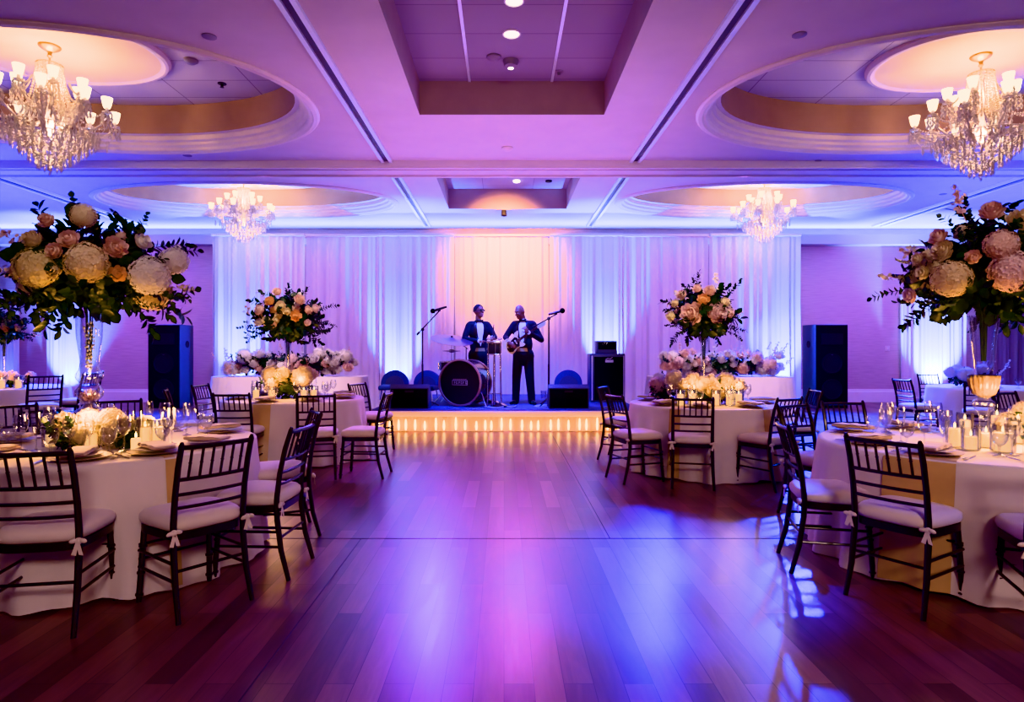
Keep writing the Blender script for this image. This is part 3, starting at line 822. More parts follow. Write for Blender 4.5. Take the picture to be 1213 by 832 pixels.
def hand(mb, w, d, palm_n, curl=.6, side=1, s=1.):
    """palm + four curled fingers + thumb; w wrist, d pointing direction, palm_n palm normal"""
    d = Vector(d).normalized(); pn = Vector(palm_n); pn = (pn - d * pn.dot(d)).normalized(); ac = d.cross(pn) * side
    w = Vector(w)
    m = Matrix((ac, d, pn)).transposed()
    mb.ell(w + d * .05 * s, (.042 * s, .056 * s, .020 * s), m)
    for k, (off, L) in enumerate(((.032, .072), (.011, .080), (-.011, .076), (-.031, .060))):
        b = w + d * .092 * s + ac * off * s
        a = b; ang = .25 * curl
        for j, f in enumerate((.45, .32, .25)):
            ang += curl * .55
            q = a + (d * math.cos(ang) + pn * math.sin(ang)) * L * f * 1.1 * s
            mb.cap(a, q, (.0100 - .001 * j) * s, (.0092 - .001 * j) * s, 8); a = q
    b = w + d * .025 * s + ac * .034 * s
    q = b + (ac * .7 + d * .55 + pn * .4).normalized() * .042 * s; mb.cap(b, q, .013 * s, .011 * s, 8)
    mb.cap(q, q + (d * .8 + pn * .6).normalized() * .034 * s, .011 * s, .009 * s, 8)

def person(name, label, loc, rz, skin, arms, head_yaw, head_pitch, legs, bald, glasses, belt):
    t = thing(name, label, 'person', loc, rz)
    HT = 1.86
    hip = .97; sh = 1.545
    hc = Vector((0, -.03, 1.725))                           # head centre
    HR = Matrix.Rotation(head_yaw, 3, 'Z') @ Matrix.Rotation(head_pitch, 3, 'X')
    neck = Vector((0, .0, 1.575))
    def h(x, y, z): return neck + HR @ ((Vector((x, y, z)) - Vector((0, 0, 1.60))) * 1.13 + Vector((0, 0, 1.60)) - neck)
    # --- body, one continuous surface
    b = MB()
    b.ell(h(0, -.015, 1.745), (.078, .098, .110), HR, 16, 12)   # skull
    b.ell(h(0, -.045, 1.685), (.062, .070, .080), HR)           # jaw
    b.ell(h(0, -.090, 1.640), (.028, .022, .020), HR)           # chin
    b.ell(h(0, -.117, 1.715), (.014, .020, .024), HR); b.ell(h(0, -.125, 1.704), (.018, .015, .012), HR)
    b.ell(h(0, -.098, 1.762), (.055, .018, .016), HR)           # brow
    b.ell(h(0, -.108, 1.672), (.026, .012, .008), HR); b.ell(h(0, -.106, 1.661), (.022, .012, .008), HR)
    for sx in (-1, 1):
        b.ell(h(sx * .080, .0, 1.715), (.010, .022, .034), HR)
        b.ell(h(sx * .040, -.080, 1.705), (.022, .020, .018), HR)
    b.cap((0, .01, 1.48), h(0, .0, 1.66), .060, .056)
    b.ell((0, 0, 1.33), (.165, .105, .22)); b.ell((0, 0, 1.08), (.150, .105, .17)); b.ell((0, 0, .97), (.16, .11, .12))
    b.cap((-.14, 0, 1.475), (.14, 0, 1.475), .05, .05)
    j = MB()
    j.ell((0, .005, 1.36), (.205, .135, .20), None, 20, 12); j.ell((0, .0, 1.12), (.175, .130, .24), None, 20, 12); j.ell((0, .01, .90), (.205, .145, .19), None, 20, 12)
    j.cap((-.165, .005, 1.487), (.165, .005, 1.487), .078, .078); j.ell((0, .03, 1.50), (.10, .075, .075))
    for sx, (el, wr, hd, pn, curl) in arms.items():
        S = Vector((sx * .188, .0, 1.475)); el = Vector(el); wr = Vector(wr)
        b.cap(S, el, .056, .044); b.cap(el, wr, .042, .028)
        hand(b, wr, hd, pn, curl, side=sx)
        j.cap(S, el, .069, .056, 14); cuff = el + (wr - el) * .90; j.cap(el, cuff, .055, .042, 14)
        c0 = el + (wr - el) * .86; c1 = el + (wr - el) * 1.0
        MB().tube([c0, c1, c1 + (c0 - c1) * .1], [.038, .040, .034], 14).build('shirt_cuff', 'shirt', t)
    tr = MB()
    tr.ell((0, .005, .93), (.175, .125, .13))
    for sx, (kn, an, toe) in legs.items():
        H_ = Vector((sx * .095, 0, .92)); kn = Vector(kn); an = Vector(an); toe = Vector(toe)
        b.cap(H_, kn, .078, .052); b.cap(kn, an, .050, .036); b.cap(an, an + toe * .5 + Vector((0, 0, -.04)), .036, .034)
        tr.cap(H_, kn, .104, .084, 14); tr.cap(kn, an + Vector((0, 0, -.02)), .082, .070, 14)
        sh_ = MB(); sh_.cap(an + Vector((0, .03, -.035)), an + toe * .55 + Vector((0, 0, -.045)), .044, .040); sh_.cap(an + toe * .4 + Vector((0, 0, -.05)), an + toe * .9 + Vector((0, 0, -.052)), .042, .034)
        for i, v in enumerate(sh_.v): sh_.v[i] = (v[0], v[1], max(v[2], .004))
        remesh(sh_, 'shoe', 'satin_black', t, .01, 2)
    remesh(b, 'body', skin, t, .0085, 3)
    jo = remesh(j, 'jacket', 'suit', t, .012, 6)
    remesh(tr, 'trousers', 'suit', t, .012, 6)
    bv = BVHTree.FromPolygons([v.co for v in jo.data.vertices], [p.vertices[:] for p in jo.data.polygons])
    def patch(name, mat, rowsx, off, thick=0):
        vs = []; nx = 9
        for z, xa, xb in rowsx:
            for i in range(nx):
                x = xa + (xb - xa) * i / (nx - 1)
                hit = bv.ray_cast(Vector((x, -1, z)), Vector((0, 1, 0)))
                y = hit[0].y if hit[0] else -.1
                vs.append((x, y - off, z))
        k = len(rowsx)
        return MB().add(vs, [(r * nx + i, r * nx + i + 1, (r + 1) * nx + i + 1, (r + 1) * nx + i) for r in range(k - 1) for i in range(nx - 1)]).build(name, mat, t, angle=80)
    Z = [1.545, 1.5, 1.44, 1.36, 1.28, 1.2, 1.13, 1.08]
    W = [.045, .062, .068, .062, .050, .034, .016, .003]
    patch('shirt_front', 'shirt', [(z, -w, w) for z, w in zip(Z, W)], .006)
    for sx in (-1, 1):
        patch('lapel', 'satin_black', [(z, sx * (w - .002), sx * (w + lw)) for z, w, lw in zip(Z, W, (.02, .035, .06, .07, .045, .035, .025, .012))], .011)
    bt = MB(); c = Vector((0, -.088, 1.562))
    bt.rbox(c, (.026, .022, .028), .006)
    for sx in (-1, 1): bt.add([c + Vector((sx * .01, -.008, .010)), c + Vector((sx * .01, -.008, -.010)), c + Vector((sx * .068, -.004, -.032)), c + Vector((sx * .068, -.004, .032)),
                               c + Vector((sx * .01, .012, .010)), c + Vector((sx * .01, .012, -.010)), c + Vector((sx * .068, .012, -.032)), c + Vector((sx * .068, .012, .032))],
                              [(0, 1, 2, 3), (7, 6, 5, 4), (0, 3, 7, 4), (1, 5, 6, 2), (3, 2, 6, 7), (0, 4, 5, 1)])
    bt.build('bow_tie', 'satin_black', t)
    MB().tube([(.064 * math.cos(a), .006 + .064 * math.sin(a), 1.568) for a in [2 * PI * i / 20 for i in range(20)]], .017, 8, closed=True).build('collar', 'shirt' if bald else 'satin_black', t)
    if belt:
        patch('waist_sash', 'gold_satin', [(1.05, -.085, .085), (1.02, -.095, .095), (.985, -.10, .10)], .010)
    for sx in (-1, 1):
        e = MB(); e.ell(h(sx * .031, -.092, 1.733), (.013, .010, .009), HR); e.build('eye', 'eye', t)
    if glasses:
        g = MB()
        for sx in (-1, 1): g.rbox(h(sx * .036, -.112, 1.735), (.058, .012, .036), .006, 2, HR)
        for sx in (-1, 1): g.tube([h(sx * .066, -.105, 1.738), h(sx * .086, .0, 1.735)], .005, 6)
        g.tube([h(-.02, -.116, 1.742), h(.02, -.116, 1.742)], .005, 6)
        g.build('dark_glasses', 'black', t)
    if not bald:
        hh = MB(); n1, k1 = 24, 14; vs = []; fs = []
        for i in range(k1 + 1):
            ph = R(100) * i / k1
            for jn in range(n1):
                a = 2 * PI * jn / n1
                front = max(0, -math.sin(a))
                lim = 1 - .56 * front ** 1.2
                p2 = ph * lim
                p = Vector((.0815 * math.sin(p2) * math.cos(a), -.012 + .102 * math.sin(p2) * math.sin(a), 1.747 + .112 * math.cos(p2)))
                vs.append(h(*p))
        for i in range(k1):
            for jn in range(n1): fs.append((i * n1 + jn, i * n1 + (jn + 1) % n1, (i + 1) * n1 + (jn + 1) % n1, (i + 1) * n1 + jn))
        hh.add(vs, fs).build('hair', 'hair', t)
    return t
# drummer: facing camera and a little to the guitarist
drummer = person('person', 'standing percussionist in black tuxedo and dark glasses, holding a stick behind the drums', (at_stage(567, 11.95), 11.95, ST), R(18), 'skin_l',
    {-1: ((-.30, -.06, 1.22), (-.06, -.30, 1.17), (.9, -.35, .05), (0, 0, -1), .5), 1: ((.29, -.10, 1.25), (.16, -.36, 1.24), (-.25, -.9, .1), (-.3, 0, -1), 1.25)},
    R(30), R(-6), {-1: ((-.12, -.03, .50), (-.14, .02, .08), Vector((-.04, -.17, 0))), 1: ((.12, -.05, .50), (.14, .0, .08), Vector((.05, -.17, 0)))}, False, True, True)
mloc = drummer.matrix_basis
w = mloc @ Vector((.14, -.46, 1.235))
d = thing('drumstick', 'dark drumstick held upright in the percussionist\'s hand', 'drumstick', w)
MB().tube([(0, 0, -.10), (.02, -.0, .22), (.022, 0, .235)], [.011, .009, .005], 8).build('shaft', 'fretboard', d); MB().ell((.0225, 0, .24), (.010, .010, .014)).build('tip', 'fretboard', d)
guitarist = person('person', 'bald standing guitarist in black tuxedo looking down at a cream guitar', (at_stage(620, 11.65), 11.65, ST), R(-12), 'skin_r',
    {-1: ((-.33, -.05, 1.25), (-.22, -.285, 1.15), (.75, -.35, -.5), (.25, .75, -.2), .55), 1: ((.34, -.02, 1.20), (.135, -.28, 1.335), (-.55, -.2, .8), (-.3, .8, -.3), 1.1)},
    R(-38), R(24), {-1: ((-.125, -.03, .50), (-.15, .02, .08), Vector((-.06, -.17, 0))), 1: ((.125, -.03, .50), (.155, .03, .08), Vector((.09, -.16, 0)))}, True, False, True)
# guitar in front of the torso
gm = guitarist.matrix_basis
g = thing('electric_guitar', 'cream electric guitar with dark pickguard held by bald guitarist', 'guitar', gm @ Vector((-.13, -.245, 1.13)), R(-12))
tilt = Matrix.Rotation(R(0), 3, 'X')
ang = R(34)
gr = Matrix(((math.cos(ang), 0, -math.sin(ang)), (0, 1, 0), (math.sin(ang), 0, math.cos(ang))))
def gpoly(pts): return pts
outline = [(-.20, .02), (-.19, .10), (-.13, .15), (-.06, .145), (.0, .115), (.06, .12), (.12, .155), (.19, .16), (.17, .11), (.12, .06), (.12, -.04), (.16, -.09), (.17, -.13), (.12, -.14), (.06, -.115), (0, -.11), (-.06, -.14), (-.13, -.15), (-.19, -.09)]
mm = gr @ Matrix(((1, 0, 0), (0, 0, -1), (0, 1, 0)))
MB().prism(outline, -.022, .022, mm).build('body', 'guitar', g, angle=30)
pg = [(-.16, -.02), (-.10, .06), (-.02, .07), (.08, .09), (.11, .05), (.11, -.03), (.07, -.10), (-.02, -.09), (-.09, -.12), (-.15, -.09)]
MB().prism(pg, .023, .029, mm).build('pickguard', 'black', g, angle=30)
for x in (-.07, -.01, .05): MB().add(*(lambda q: (q.v, q.f))(MB().prism([(x - .010, -.04), (x + .010, -.04), (x + .010, .04), (x - .010, .04)], .029, .037, mm))).build('pickup', 'china', g)
MB().prism([(.08, -.024), (.52, -.020), (.52, .020), (.08, .024)], .012, .034, mm).build('neck', 'fretboard', g, smooth=False)
MB().prism([(.52, -.022), (.56, -.035), (.68, -.045), (.70, .0), (.66, .035), (.52, .024)], .004, .020, mm).build('headstock', 'guitar', g, smooth=False)
mb = MB()
for i in range(6): mb.tube([mm @ Vector((-.12, -.018 + i * .007, .040)), mm @ Vector((.54, -.015 + i * .006, .038))], .0012, 4)
mb.build('strings', 'silver', g)
MB().prism([(-.135, -.03), (-.115, -.03), (-.115, .03), (-.135, .03)], .028, .040, mm).build('bridge', 'chrome', g, smooth=False)
for i in range(3):
    MB().ell(mm @ Vector((-.06 + i * .04, -.105 + i * .008, .034)), .010).build('knob', 'chrome', g)

# ------------------------------------------------------------------ chairs
def ringed(p0, p1, r, rings, n=8, extra=None):
    """bamboo-like turned member"""
    p0, p1 = Vector(p0), Vector(p1); pts = []; rad = []
    ts = [0]
    for q in rings: ts += [q - .02, q - .008, q + .008, q + .02]
    ts.append(1)
    for t in ts:
        pts.append(p0.lerp(p1, t))
        rad.append(r)
    for i in range(len(rings)):
        rad[1 + 4 * i + 1] = r * 1.35; rad[1 + 4 * i + 2] = r * 1.35
    return pts, rad
def make_chair(label, loc, rz):
    t = thing('chiavari_chair', label, 'chair', loc, rz, 'dark chiavari chairs with ivory cushions')
    def mem(name, pts, rad, n=8): return MB().tube(pts, rad, n).build(name, 'chair', t)
    # seat frame
    poly = []
    for i in range(40):
        a = 2 * PI * i / 40; c, s_ = math.cos(a), math.sin(a)
        x = .208 * math.copysign(abs(c) ** .42, c); y = .205 * math.copysign(abs(s_) ** .42, s_)
        poly.append((x * (1 + .06 * y / .2), y))
    MB().prism(poly, .405, .445).build('seat', 'chair', t, angle=50)
    # cushion: domed pad
    mb = MB(); n = 40; vs = []; fs = []
    prof = [(.92, .445), (1.02, .455), (1.05, .475), (1.04, .496), (.96, .514), (.80, .525), (.5, .532), (.0, .534)]
    for k, z in prof:
        for x, y in poly: vs.append((x * k * 1.0, y * k, z))
    for i in range(len(prof) - 1):
        for j in range(n): fs.append((i * n + j, i * n + (j + 1) % n, (i + 1) * n + (j + 1) % n, (i + 1) * n + j))
    cu = mb.add(vs, fs).build('cushion', 'cushion', t, angle=70)
    for sx in (-1, 1):
        k = MB(); p = Vector((sx * .200, -.215, .455))
        k.ell(p, (.018, .014, .018), None, 8, 6)
        for dx, dz in ((-.022, .016), (.022, .018)): k.ell(p + Vector((dx, -.006, dz - .015)), (.020, .008, .012), (0, dx * 12, 0), 8, 6)
        for dx in (-.018, .016): k.add([p + Vector((-.008, -.01, 0)), p + Vector((.008, -.01, 0)), p + Vector((dx + .012, -.012, -.07)), p + Vector((dx - .010, -.012, -.064))], [(0, 1, 2, 3)])
        k.build('tie', 'cushion', cu)
    for sx in (-1, 1):
        # front legs
        pts, rad = ringed((sx * .180, .168, .435), (sx * .198, .200, 0), .0165, (.28, .62, .9))
        rad[-1] = .013; mem('leg', pts, rad)
        # rear leg, splayed back
        pts = [(sx * .190, -.185, .45), (sx * .190, -.190, .36), (sx * .193, -.215, .18), (sx * .200, -.265, .0)]
        mem('leg', pts, [.0175, .0175, .0165, .0135])
        # back post
        pts = [(sx * .190, -.185, .43), (sx * .190, -.188, .50), (sx * .190, -.205, .64), (sx * .190, -.238, .79), (sx * .190, -.275, .905), (sx * .190, -.280, .925)]
        mem('back_post', pts, [.0175, .017, .016, .0155, .015, .008])
    def by(z):
        Z = [.43, .50, .64, .79, .905, .95]; Y = [-.185, -.188, -.205, -.238, -.275, -.29]
        for i in range(5):
            if z <= Z[i + 1]: return Y[i] + (Y[i + 1] - Y[i]) * (z - Z[i]) / (Z[i + 1] - Z[i])
        return Y[-1]
    for nm, z, r in (('top_rail', .895, .0125), ('back_rail', .725, .010), ('back_rail', .645, .009), ('back_rail', .575, .009)):
        mem(nm, [(x, by(z) - .022 * (1 - (x / .19) ** 2), z) for x in (-.19, -.13, -.065, 0, .065, .13, .19)], r)
    for i in range(6):
        x = -.1375 + i * .055; bow = -.022 * (1 - (x / .19) ** 2)
        pts, rad = ringed((x, by(.725) + bow, .725), (x, by(.895) + bow, .895), .0068, (.5,))
        mem('back_spindle', pts, rad, 6)
    for z in (.20, .29):
        for sx in (-1, 1):
            mem('stretcher', [(sx * .200, .19, z), (sx * .195, -.205, z)], .0085)
    mem('stretcher', [(-.2, .192, .24), (.2, .192, .24)], .0085); mem('stretcher', [(-.2, .19, .32), (.2, .19, .32)], .0085)
    mem('stretcher', [(-.193, -.203, .25), (.193, -.203, .25)], .0085)
    return t
CHAIR = [None]
T1 = (-2.65, 4.25); T2 = (3.17, 4.22); T3 = (-2.72, 8.1); T4 = (2.36, 7.35); T5 = (-8.3, 10.4); T6 = (8.1, 10.4)
def chair(x, y, dx, dy, label, scale=None):
    for (tx_, ty_), tr_ in ((T1, .9), (T2, .94), (T3, .88), (T4, .86), (T5, .9), (T6, .9)):
        q = Vector((x - tx_, y - ty_)); m_ = tr_ + .16
        if q.length < m_: q = q.normalized() * m_; x, y = tx_ + q.x, ty_ + q.y
    rz = math.atan2(dy, dx) - PI / 2
    if CHAIR[0] is None:
        CHAIR[0] = make_chair(label, (x, y, 0), rz); return CHAIR[0]
    return dup(CHAIR[0], (x, y, 0), rz, label, scale=scale)

TW = {1: 'near table with low cream flowers', 2: 'near table crowded with candles', 3: 'mid-room table below the peach-rose centrepiece', 4: 'mid-room table with gold strips', 5: 'far table by the blue wall drapes', 6: 'far table before the bright wall drape'}
chair(-2.33, 3.27, -.17, .98, 'back-turned dark chiavari chair cut by the photo edge at the near low-flower table')
chair(-1.735, 3.48, -.329, .252, 'back-turned dark chiavari chair seen whole, angled toward the near low-flower table')
chair(-1.55, 3.98, -1, .06, 'side-on dark chiavari chair at the near low-flower table, its back to the dance floor')
chair(-1.72, 4.72, -.886, -.46, 'dark chiavari chair just behind the side-on chair at the near table with low cream flowers')
chair(-4.05, 5.2, .75, -.65, 'dark chiavari chair at the photo\'s left edge, beyond the near table with low cream flowers')
chair(-3.5, 5.65, .5, -.85, 'dark chiavari chair behind the hourglass vase, facing the camera across the near table')
chair(2.27, 3.52, .36, .23, 'large dark chiavari chair seen from behind at the near table crowded with candles')
chair(2.09, 4.02, .95, -.22, 'side-on dark chiavari chair on blue-lit floor at the near table crowded with candles')
chair(2.68, 5.1, .45, -.85, 'dark chiavari chair partly hidden behind the side-on chair at the near table crowded with candles')
chair(3.1, 5.42, .05, -1, 'dark chiavari chair on the far side of the near table crowded with candles')
chair(2.78, 3.13, .42, 1.07, 'dark chiavari chair cut off by the photo edge at the near table crowded with candles')
chair(-2.95, 7.0, -.05, 1, 'dark chiavari chair with back to camera in front of the glowing flowers, mid-room peach-rose table')
chair(-2.05, 6.85, -.25, .97, 'dark chiavari chair with back to camera, next to the side-on chair, mid-room peach-rose table')
chair(-1.55, 6.9, -1, .05, 'side-on dark chiavari chair at the mid-room peach-rose table, nearest the dance floor')
chair(-1.82, 8.55, .9, -.4, 'dark chiavari chair turned away from the mid-room peach-rose table, just before the stage')
chair(-3.75, 7.5, .9, .4, 'dark chiavari chair facing right at the mid-room peach-rose table, nearest the near table')
chair(-3.80, 8.35, 1, -.1, 'dark chiavari chair overlapped by its neighbour at the outer side of the mid-room peach-rose table')
chair(-3.35, 9.1, .5, -.85, 'dark chiavari chair at the far side of the peach-rose table, before the flower-topped long table')
chair(1.42, 6.68, .93, .3, 'dark chiavari chair facing right at the mid-room table with gold strips, nearest the dance floor')
chair(1.95, 6.48, .22, .97, 'dark chiavari chair with its back square to camera at the mid-room table with gold strips')
chair(2.60, 6.60, -.5, .85, 'dark chiavari chair angled inward at the gold strip table, seat showing beside its back')
chair(3.25, 7.35, -1, .1, 'dark chiavari chair side-on at the outer side of the mid-room table with gold strips')
chair(1.60, 7.85, .8, -.45, 'dark chiavari chair behind another at the stage side of the mid-room table with gold strips')
chair(-6.95, 9.35, -.75, .6, 'dark chiavari chair with back to camera at the far table by the blue wall drapes', 1.1)
chair(-7.05, 10.3, -1, .1, 'dark chiavari chair side-on at the far table, between hourglass vase and back wall', 1.1)
chair(6.55, 9.9, 1, .12, 'dark chiavari chair standing free before the bright wall drape, seat facing the far table')
chair(8.05, 11.6, 0, -1, 'dark chiavari chair on the far side of the far table before the bright wall drape')
chair(6.95, 9.1, .6, .8, 'dark chiavari chair seen from behind at the far table before the bright wall drape')
chair(5.65, 6.7, .3, -.95, 'single dark chiavari chair at the photo\'s right edge behind the ribbed vase')
chair(8.3, 9.25, -.1, 1, 'dark chiavari chair at the photo\'s right edge by the blue-lit far table')

# ------------------------------------------------------------------ tables
HTAB = .76
class Cloth:
    def __init__(s, c, r, seed, flare=.075, amp=.062):
        rr = random.Random(seed); s.c = c; s.r = r; s.flare = flare; s.amp = amp
        s.w = [(k, rr.uniform(0, 6.28), rr.uniform(.5, 1)) for k in (9, 14, 17, 25)]
    def R(s, a, t):
        w = sum(m * math.sin(k * a + p) for k, p, m in s.w) / 2.2
        return s.r + s.flare * t + s.amp * w * (t ** .8) * (.35 + .65 * t)
    def build(s, label, mat='linen', group=None):
        n = 140; mb = MB(); vs = [(0, 0, HTAB)]; fs = []
        rings = [(.5, HTAB), (.97, HTAB), (.992, HTAB - .002)]
        for k, z in rings: vs += [(s.r * k * math.cos(2 * PI * j / n), s.r * k * math.sin(2 * PI * j / n), z) for j in range(n)]
        for t in (.012, .06, .2, .4, .6, .8, .97, 1.0):
            for j in range(n):
                a = 2 * PI * j / n; q = s.R(a, t)
                vs.append((q * math.cos(a), q * math.sin(a), max(.006, HTAB * (1 - t) + .012 * math.sin(5 * a + 1) * t + .012 * t)))
        for j in range(n): fs.append((0, 1 + j, 1 + (j + 1) % n))
        for i in range(len(rings) + 7):
            for j in range(n): fs.append((1 + i * n + j, 1 + (i + 1) * n + j, 1 + (i + 1) * n + (j + 1) % n, 1 + i * n + (j + 1) % n))
        o = mb.add(vs, fs).build('tablecloth', mat, None, angle=70, loc=(s.c[0], s.c[1], 0))
        return tag(o, label, 'tablecloth', group)
    def runner(s, a0, half, label, drop=1., r0=.62):
        """satin strip that lies on the top and hangs over the rim at angle a0"""
        mb = MB(); n = 9; vs = []
        rows = [('t', r0), ('t', .8), ('t', .98)] + [('d', t) for t in (.03, .15, .3, .5, .7, .85, drop * .97)]
        for kind, q in rows:
            for i in range(n):
                u = -1 + 2 * i / (n - 1)
                if kind == 't':
                    rad = s.r * q; a = a0 + half / q * u * min(1, q); z = HTAB + .004
                    vs.append((rad * math.cos(a), rad * math.sin(a), z))
                else:
                    a = a0 + half * u * (1 - .12 * q); rad = s.R(a, q) + .010
                    vs.append((rad * math.cos(a), rad * math.sin(a), max(.012, HTAB * (1 - q) + .004)))
        k = len(rows)
        fs = [(r * n + i, (r + 1) * n + i, (r + 1) * n + i + 1, r * n + i + 1) for r in range(k - 1) for i in range(n - 1)]
        o = mb.add(vs, fs).build('table_runner', 'gold_satin', None, angle=70, loc=(s.c[0], s.c[1], 0))
        return tag(o, label, 'table runner', 'gold satin strips')
c1 = Cloth(T1, .9, 3); c1.build('ivory tablecloth to the floor on the near table with low cream flowers')
c2 = Cloth(T2, .94, 4); c2.build('ivory tablecloth to the floor on the near table crowded with candles')
c3 = Cloth(T3, .88, 5); c3.build('ivory tablecloth on the mid-room table below the peach-rose centrepiece')
c4 = Cloth(T4, .86, 6); c4.build('ivory tablecloth on the mid-room table with gold strips')
c5 = Cloth(T5, .9, 7); c5.build('lilac-lit tablecloth on the far table by the blue wall drapes')
c6 = Cloth(T6, .9, 8); c6.build('lilac-lit tablecloth on the far table before the bright wall drape')
c1.runner(R(-40), .035, 'gold satin strip over rim of the near table with low cream flowers')
c2.runner(R(-143), .20, 'broad gold satin strip behind the large chair at the near table crowded with candles')
c4.runner(R(-128), .07, 'gold strip at mid-room table, just right of the outermost dance-floor chair')
c4.runner(R(-62), .06, 'gold strip at mid-room table, behind the inward angled chair')
c3.runner(R(-95), .12, 'dark gold strip over the front rim of mid-room table below peach-rose centrepiece')

def long_table(x0, x1, y0, y1, h, seed, label):
    rr = random.Random(seed); cx, cy = (x0 + x1) / 2, (y0 + y1) / 2; a, b = (x1 - x0) / 2, (y1 - y0) / 2
    n = 260; base = sup(0, 0, a, b, n, 5.)
    ph = rr.uniform(0, 6)
    vs = [(0, 0, h)]; fs = []
    for k in (.5, .985): vs += [(x * k, y * k, h) for x, y in base]
    for t in (.01, .05, .3, .65, 1.):
        for i, (x, y) in enumerate(base):
            w = math.sin(i * .42 + ph + math.sin(i * .07)) * .6 + math.sin(i * .95 + ph) * .4
            k = 1 + (.05 + .012 * w) * t
            kx = (.10 + .022 * w) * t
            vs.append((x + math.copysign(min(abs(x / a), 1) ** 3, x) * kx, y + math.copysign(min(abs(y / b), 1) ** 3, y) * kx + .0, max(.006, h * (1 - t) + .008)))
    for j in range(n): fs.append((0, 1 + j, 1 + (j + 1) % n))
    for i in range(6):
        for j in range(n): fs.append((1 + i * n + j, 1 + (i + 1) * n + j, 1 + (i + 1) * n + (j + 1) % n, 1 + i * n + (j + 1) % n))
    o = MB().add(vs, fs).build('draped_table', 'sheer', None, angle=70, loc=(cx, cy, 0))
    return tag(o, label, 'table')
HB = .90
long_table(-5.2, -2.5, 10.9, 11.7, HB, 1, 'long table in pleated blush cloth topped with white and pink flowers, behind peach-rose centrepiece')
long_table(2.62, 5.15, 10.9, 11.7, HB, 2, 'long table in pleated blush cloth topped with flowers, beside the amplifier')

# ------------------------------------------------------------------ flowers
def fib(n):
    g = PI * (3 - 5 ** .5)
    for i in range(n):
        z = 1 - 2 * (i + .5) / n; r = math.sqrt(1 - z * z)
        yield Vector((r * math.cos(g * i), r * math.sin(g * i), z))
def basis(nv):
    nv = nv.normalized(); a = Vector((0, 0, 1)) if abs(nv.z) < .9 else Vector((1, 0, 0))
    x = a.cross(nv).normalized(); return x, nv.cross(x), nv
def hydrangea_mesh(name, mat, n=130, seed=1):
    r = random.Random(seed); n = 300; mb = MB(); mb.ell((0, 0, 0), .84, None, 14, 9)
    for p in fib(n):
        x, y, z = basis(p + Vector((r.gauss(0, .22), r.gauss(0, .22), r.gauss(0, .22)))); s = .112 * r.uniform(.85, 1.15); c = p * r.uniform(.90, 1.04); a0 = r.uniform(0, 6.28)
        for k in range(4):
            a = a0 + k * PI / 2; d = x * math.cos(a) + y * math.sin(a); e = z.cross(d)
            mb.add([c - z * .04, c + d * s * .6 + e * s * .42 + z * .02, c + d * s * 1.05 + z * -.01, c + d * s * .6 - e * s * .42 + z * .02], [(0, 1, 2, 3)])
    return mb.mesh(name, mat, True, 30)
def rose_mesh(name, mat, seed=1, layers=((3, .30, .95), (5, .55, .75), (6, .80, .45), (7, 1.0, .15))):
    """cup of overlapping curved petals opening toward +Z"""
    r = random.Random(seed); mb = MB(); mb.ell((0, 0, -.12), (.66, .66, .66), None, 12, 8); mb.ell((0, 0, .30), (.24, .24, .42), None, 10, 7)
    for li, (k, rad, zt) in enumerate(layers):
        for i in range(k):
            a0 = 2 * PI * i / k + li * .7 + r.uniform(-.15, .15); wd = PI / k * r.uniform(1.02, 1.22); jr = r.uniform(.92, 1.08); jz = r.uniform(-.09, .09); ph = r.uniform(0, 6)
            g = []; nu, nv = 5, 4
            for v in range(nv):
                t = v / (nv - 1)
                for u in range(nu):
                    s = -1 + 2 * u / (nu - 1)
                    a = a0 + s * wd * (.75 + .35 * math.sin(t * 2.2))
                    rr = jr * rad * (.35 + .65 * math.sin(min(1, t * 1.15) * PI / 2)) * (1 - .16 * s * s) + .10 * t * t * (1 - s * s)
                    zz = -.55 + (zt + .60 + jz) * t - .22 * s * s * t + (-.05 if t == 1 else 0) + .03 * t * math.sin(s * 5 + ph)
                    g.append((rr * math.cos(a), rr * math.sin(a), zz))
            mb.add(g, [(v * nu + u, v * nu + u + 1, (v + 1) * nu + u + 1, (v + 1) * nu + u) for v in range(nv - 1) for u in range(nu - 1)])
    return mb.mesh(name, mat, True, 60)
def leaf_geo(mb, p, d, nrm, L, W):
    d = d.normalized(); s = d.cross(nrm).normalized(); n = s.cross(d)
    pts = [p]
    for t, w in ((.25, .75), (.55, 1.), (.82, .6)):
        c = p + d * L * t - n * L * .12 * t * t
        pts += [c + s * W * w + n * W * .25, c, c - s * W * w + n * W * .25]
    pts.append(p + d * L - n * L * .14)
    mb.add(pts, [(0, 1, 2), (0, 2, 3), (1, 4, 5, 2), (2, 5, 6, 3), (4, 7, 8, 5), (5, 8, 9, 6), (7, 10, 8), (8, 10, 9)])
def spray_mesh(name, mat, n=11, L=.5, leaf=.075, w=.022, droop=.25, seed=1, twist=2.4):
    """leafy sprig growing along +Z and bending to +X"""
    r = random.Random(seed); mb = MB(); pts = []
    for i in range(9):
        t = i / 8; pts.append(Vector((droop * L * t * t, .02 * math.sin(5 * t), L * t - droop * L * .4 * t ** 3)))
    mb.tube(pts, [.004 - .003 * i / 8 for i in range(9)], 5)
    for i in range(n):
        t = .15 + .85 * i / (n - 1); k = min(int(t * 8), 7); p = pts[k].lerp(pts[k + 1], t * 8 - k); ax = (pts[k + 1] - pts[k]).normalized()
        x, y, z = basis(ax)
        for sd in ((0, PI) if i < n - 1 else (0,)):
            a = i * twist + sd; d = (x * math.cos(a) + y * math.sin(a)) * .8 + ax * (.65 if i < n - 1 else 3)
            leaf_geo(mb, p, d, ax + Vector((r.uniform(-.3, .3), r.uniform(-.3, .3), .2)), leaf * r.uniform(.75, 1.15), w * r.uniform(.8, 1.2))
    return mb.mesh(name, mat, True, 60)
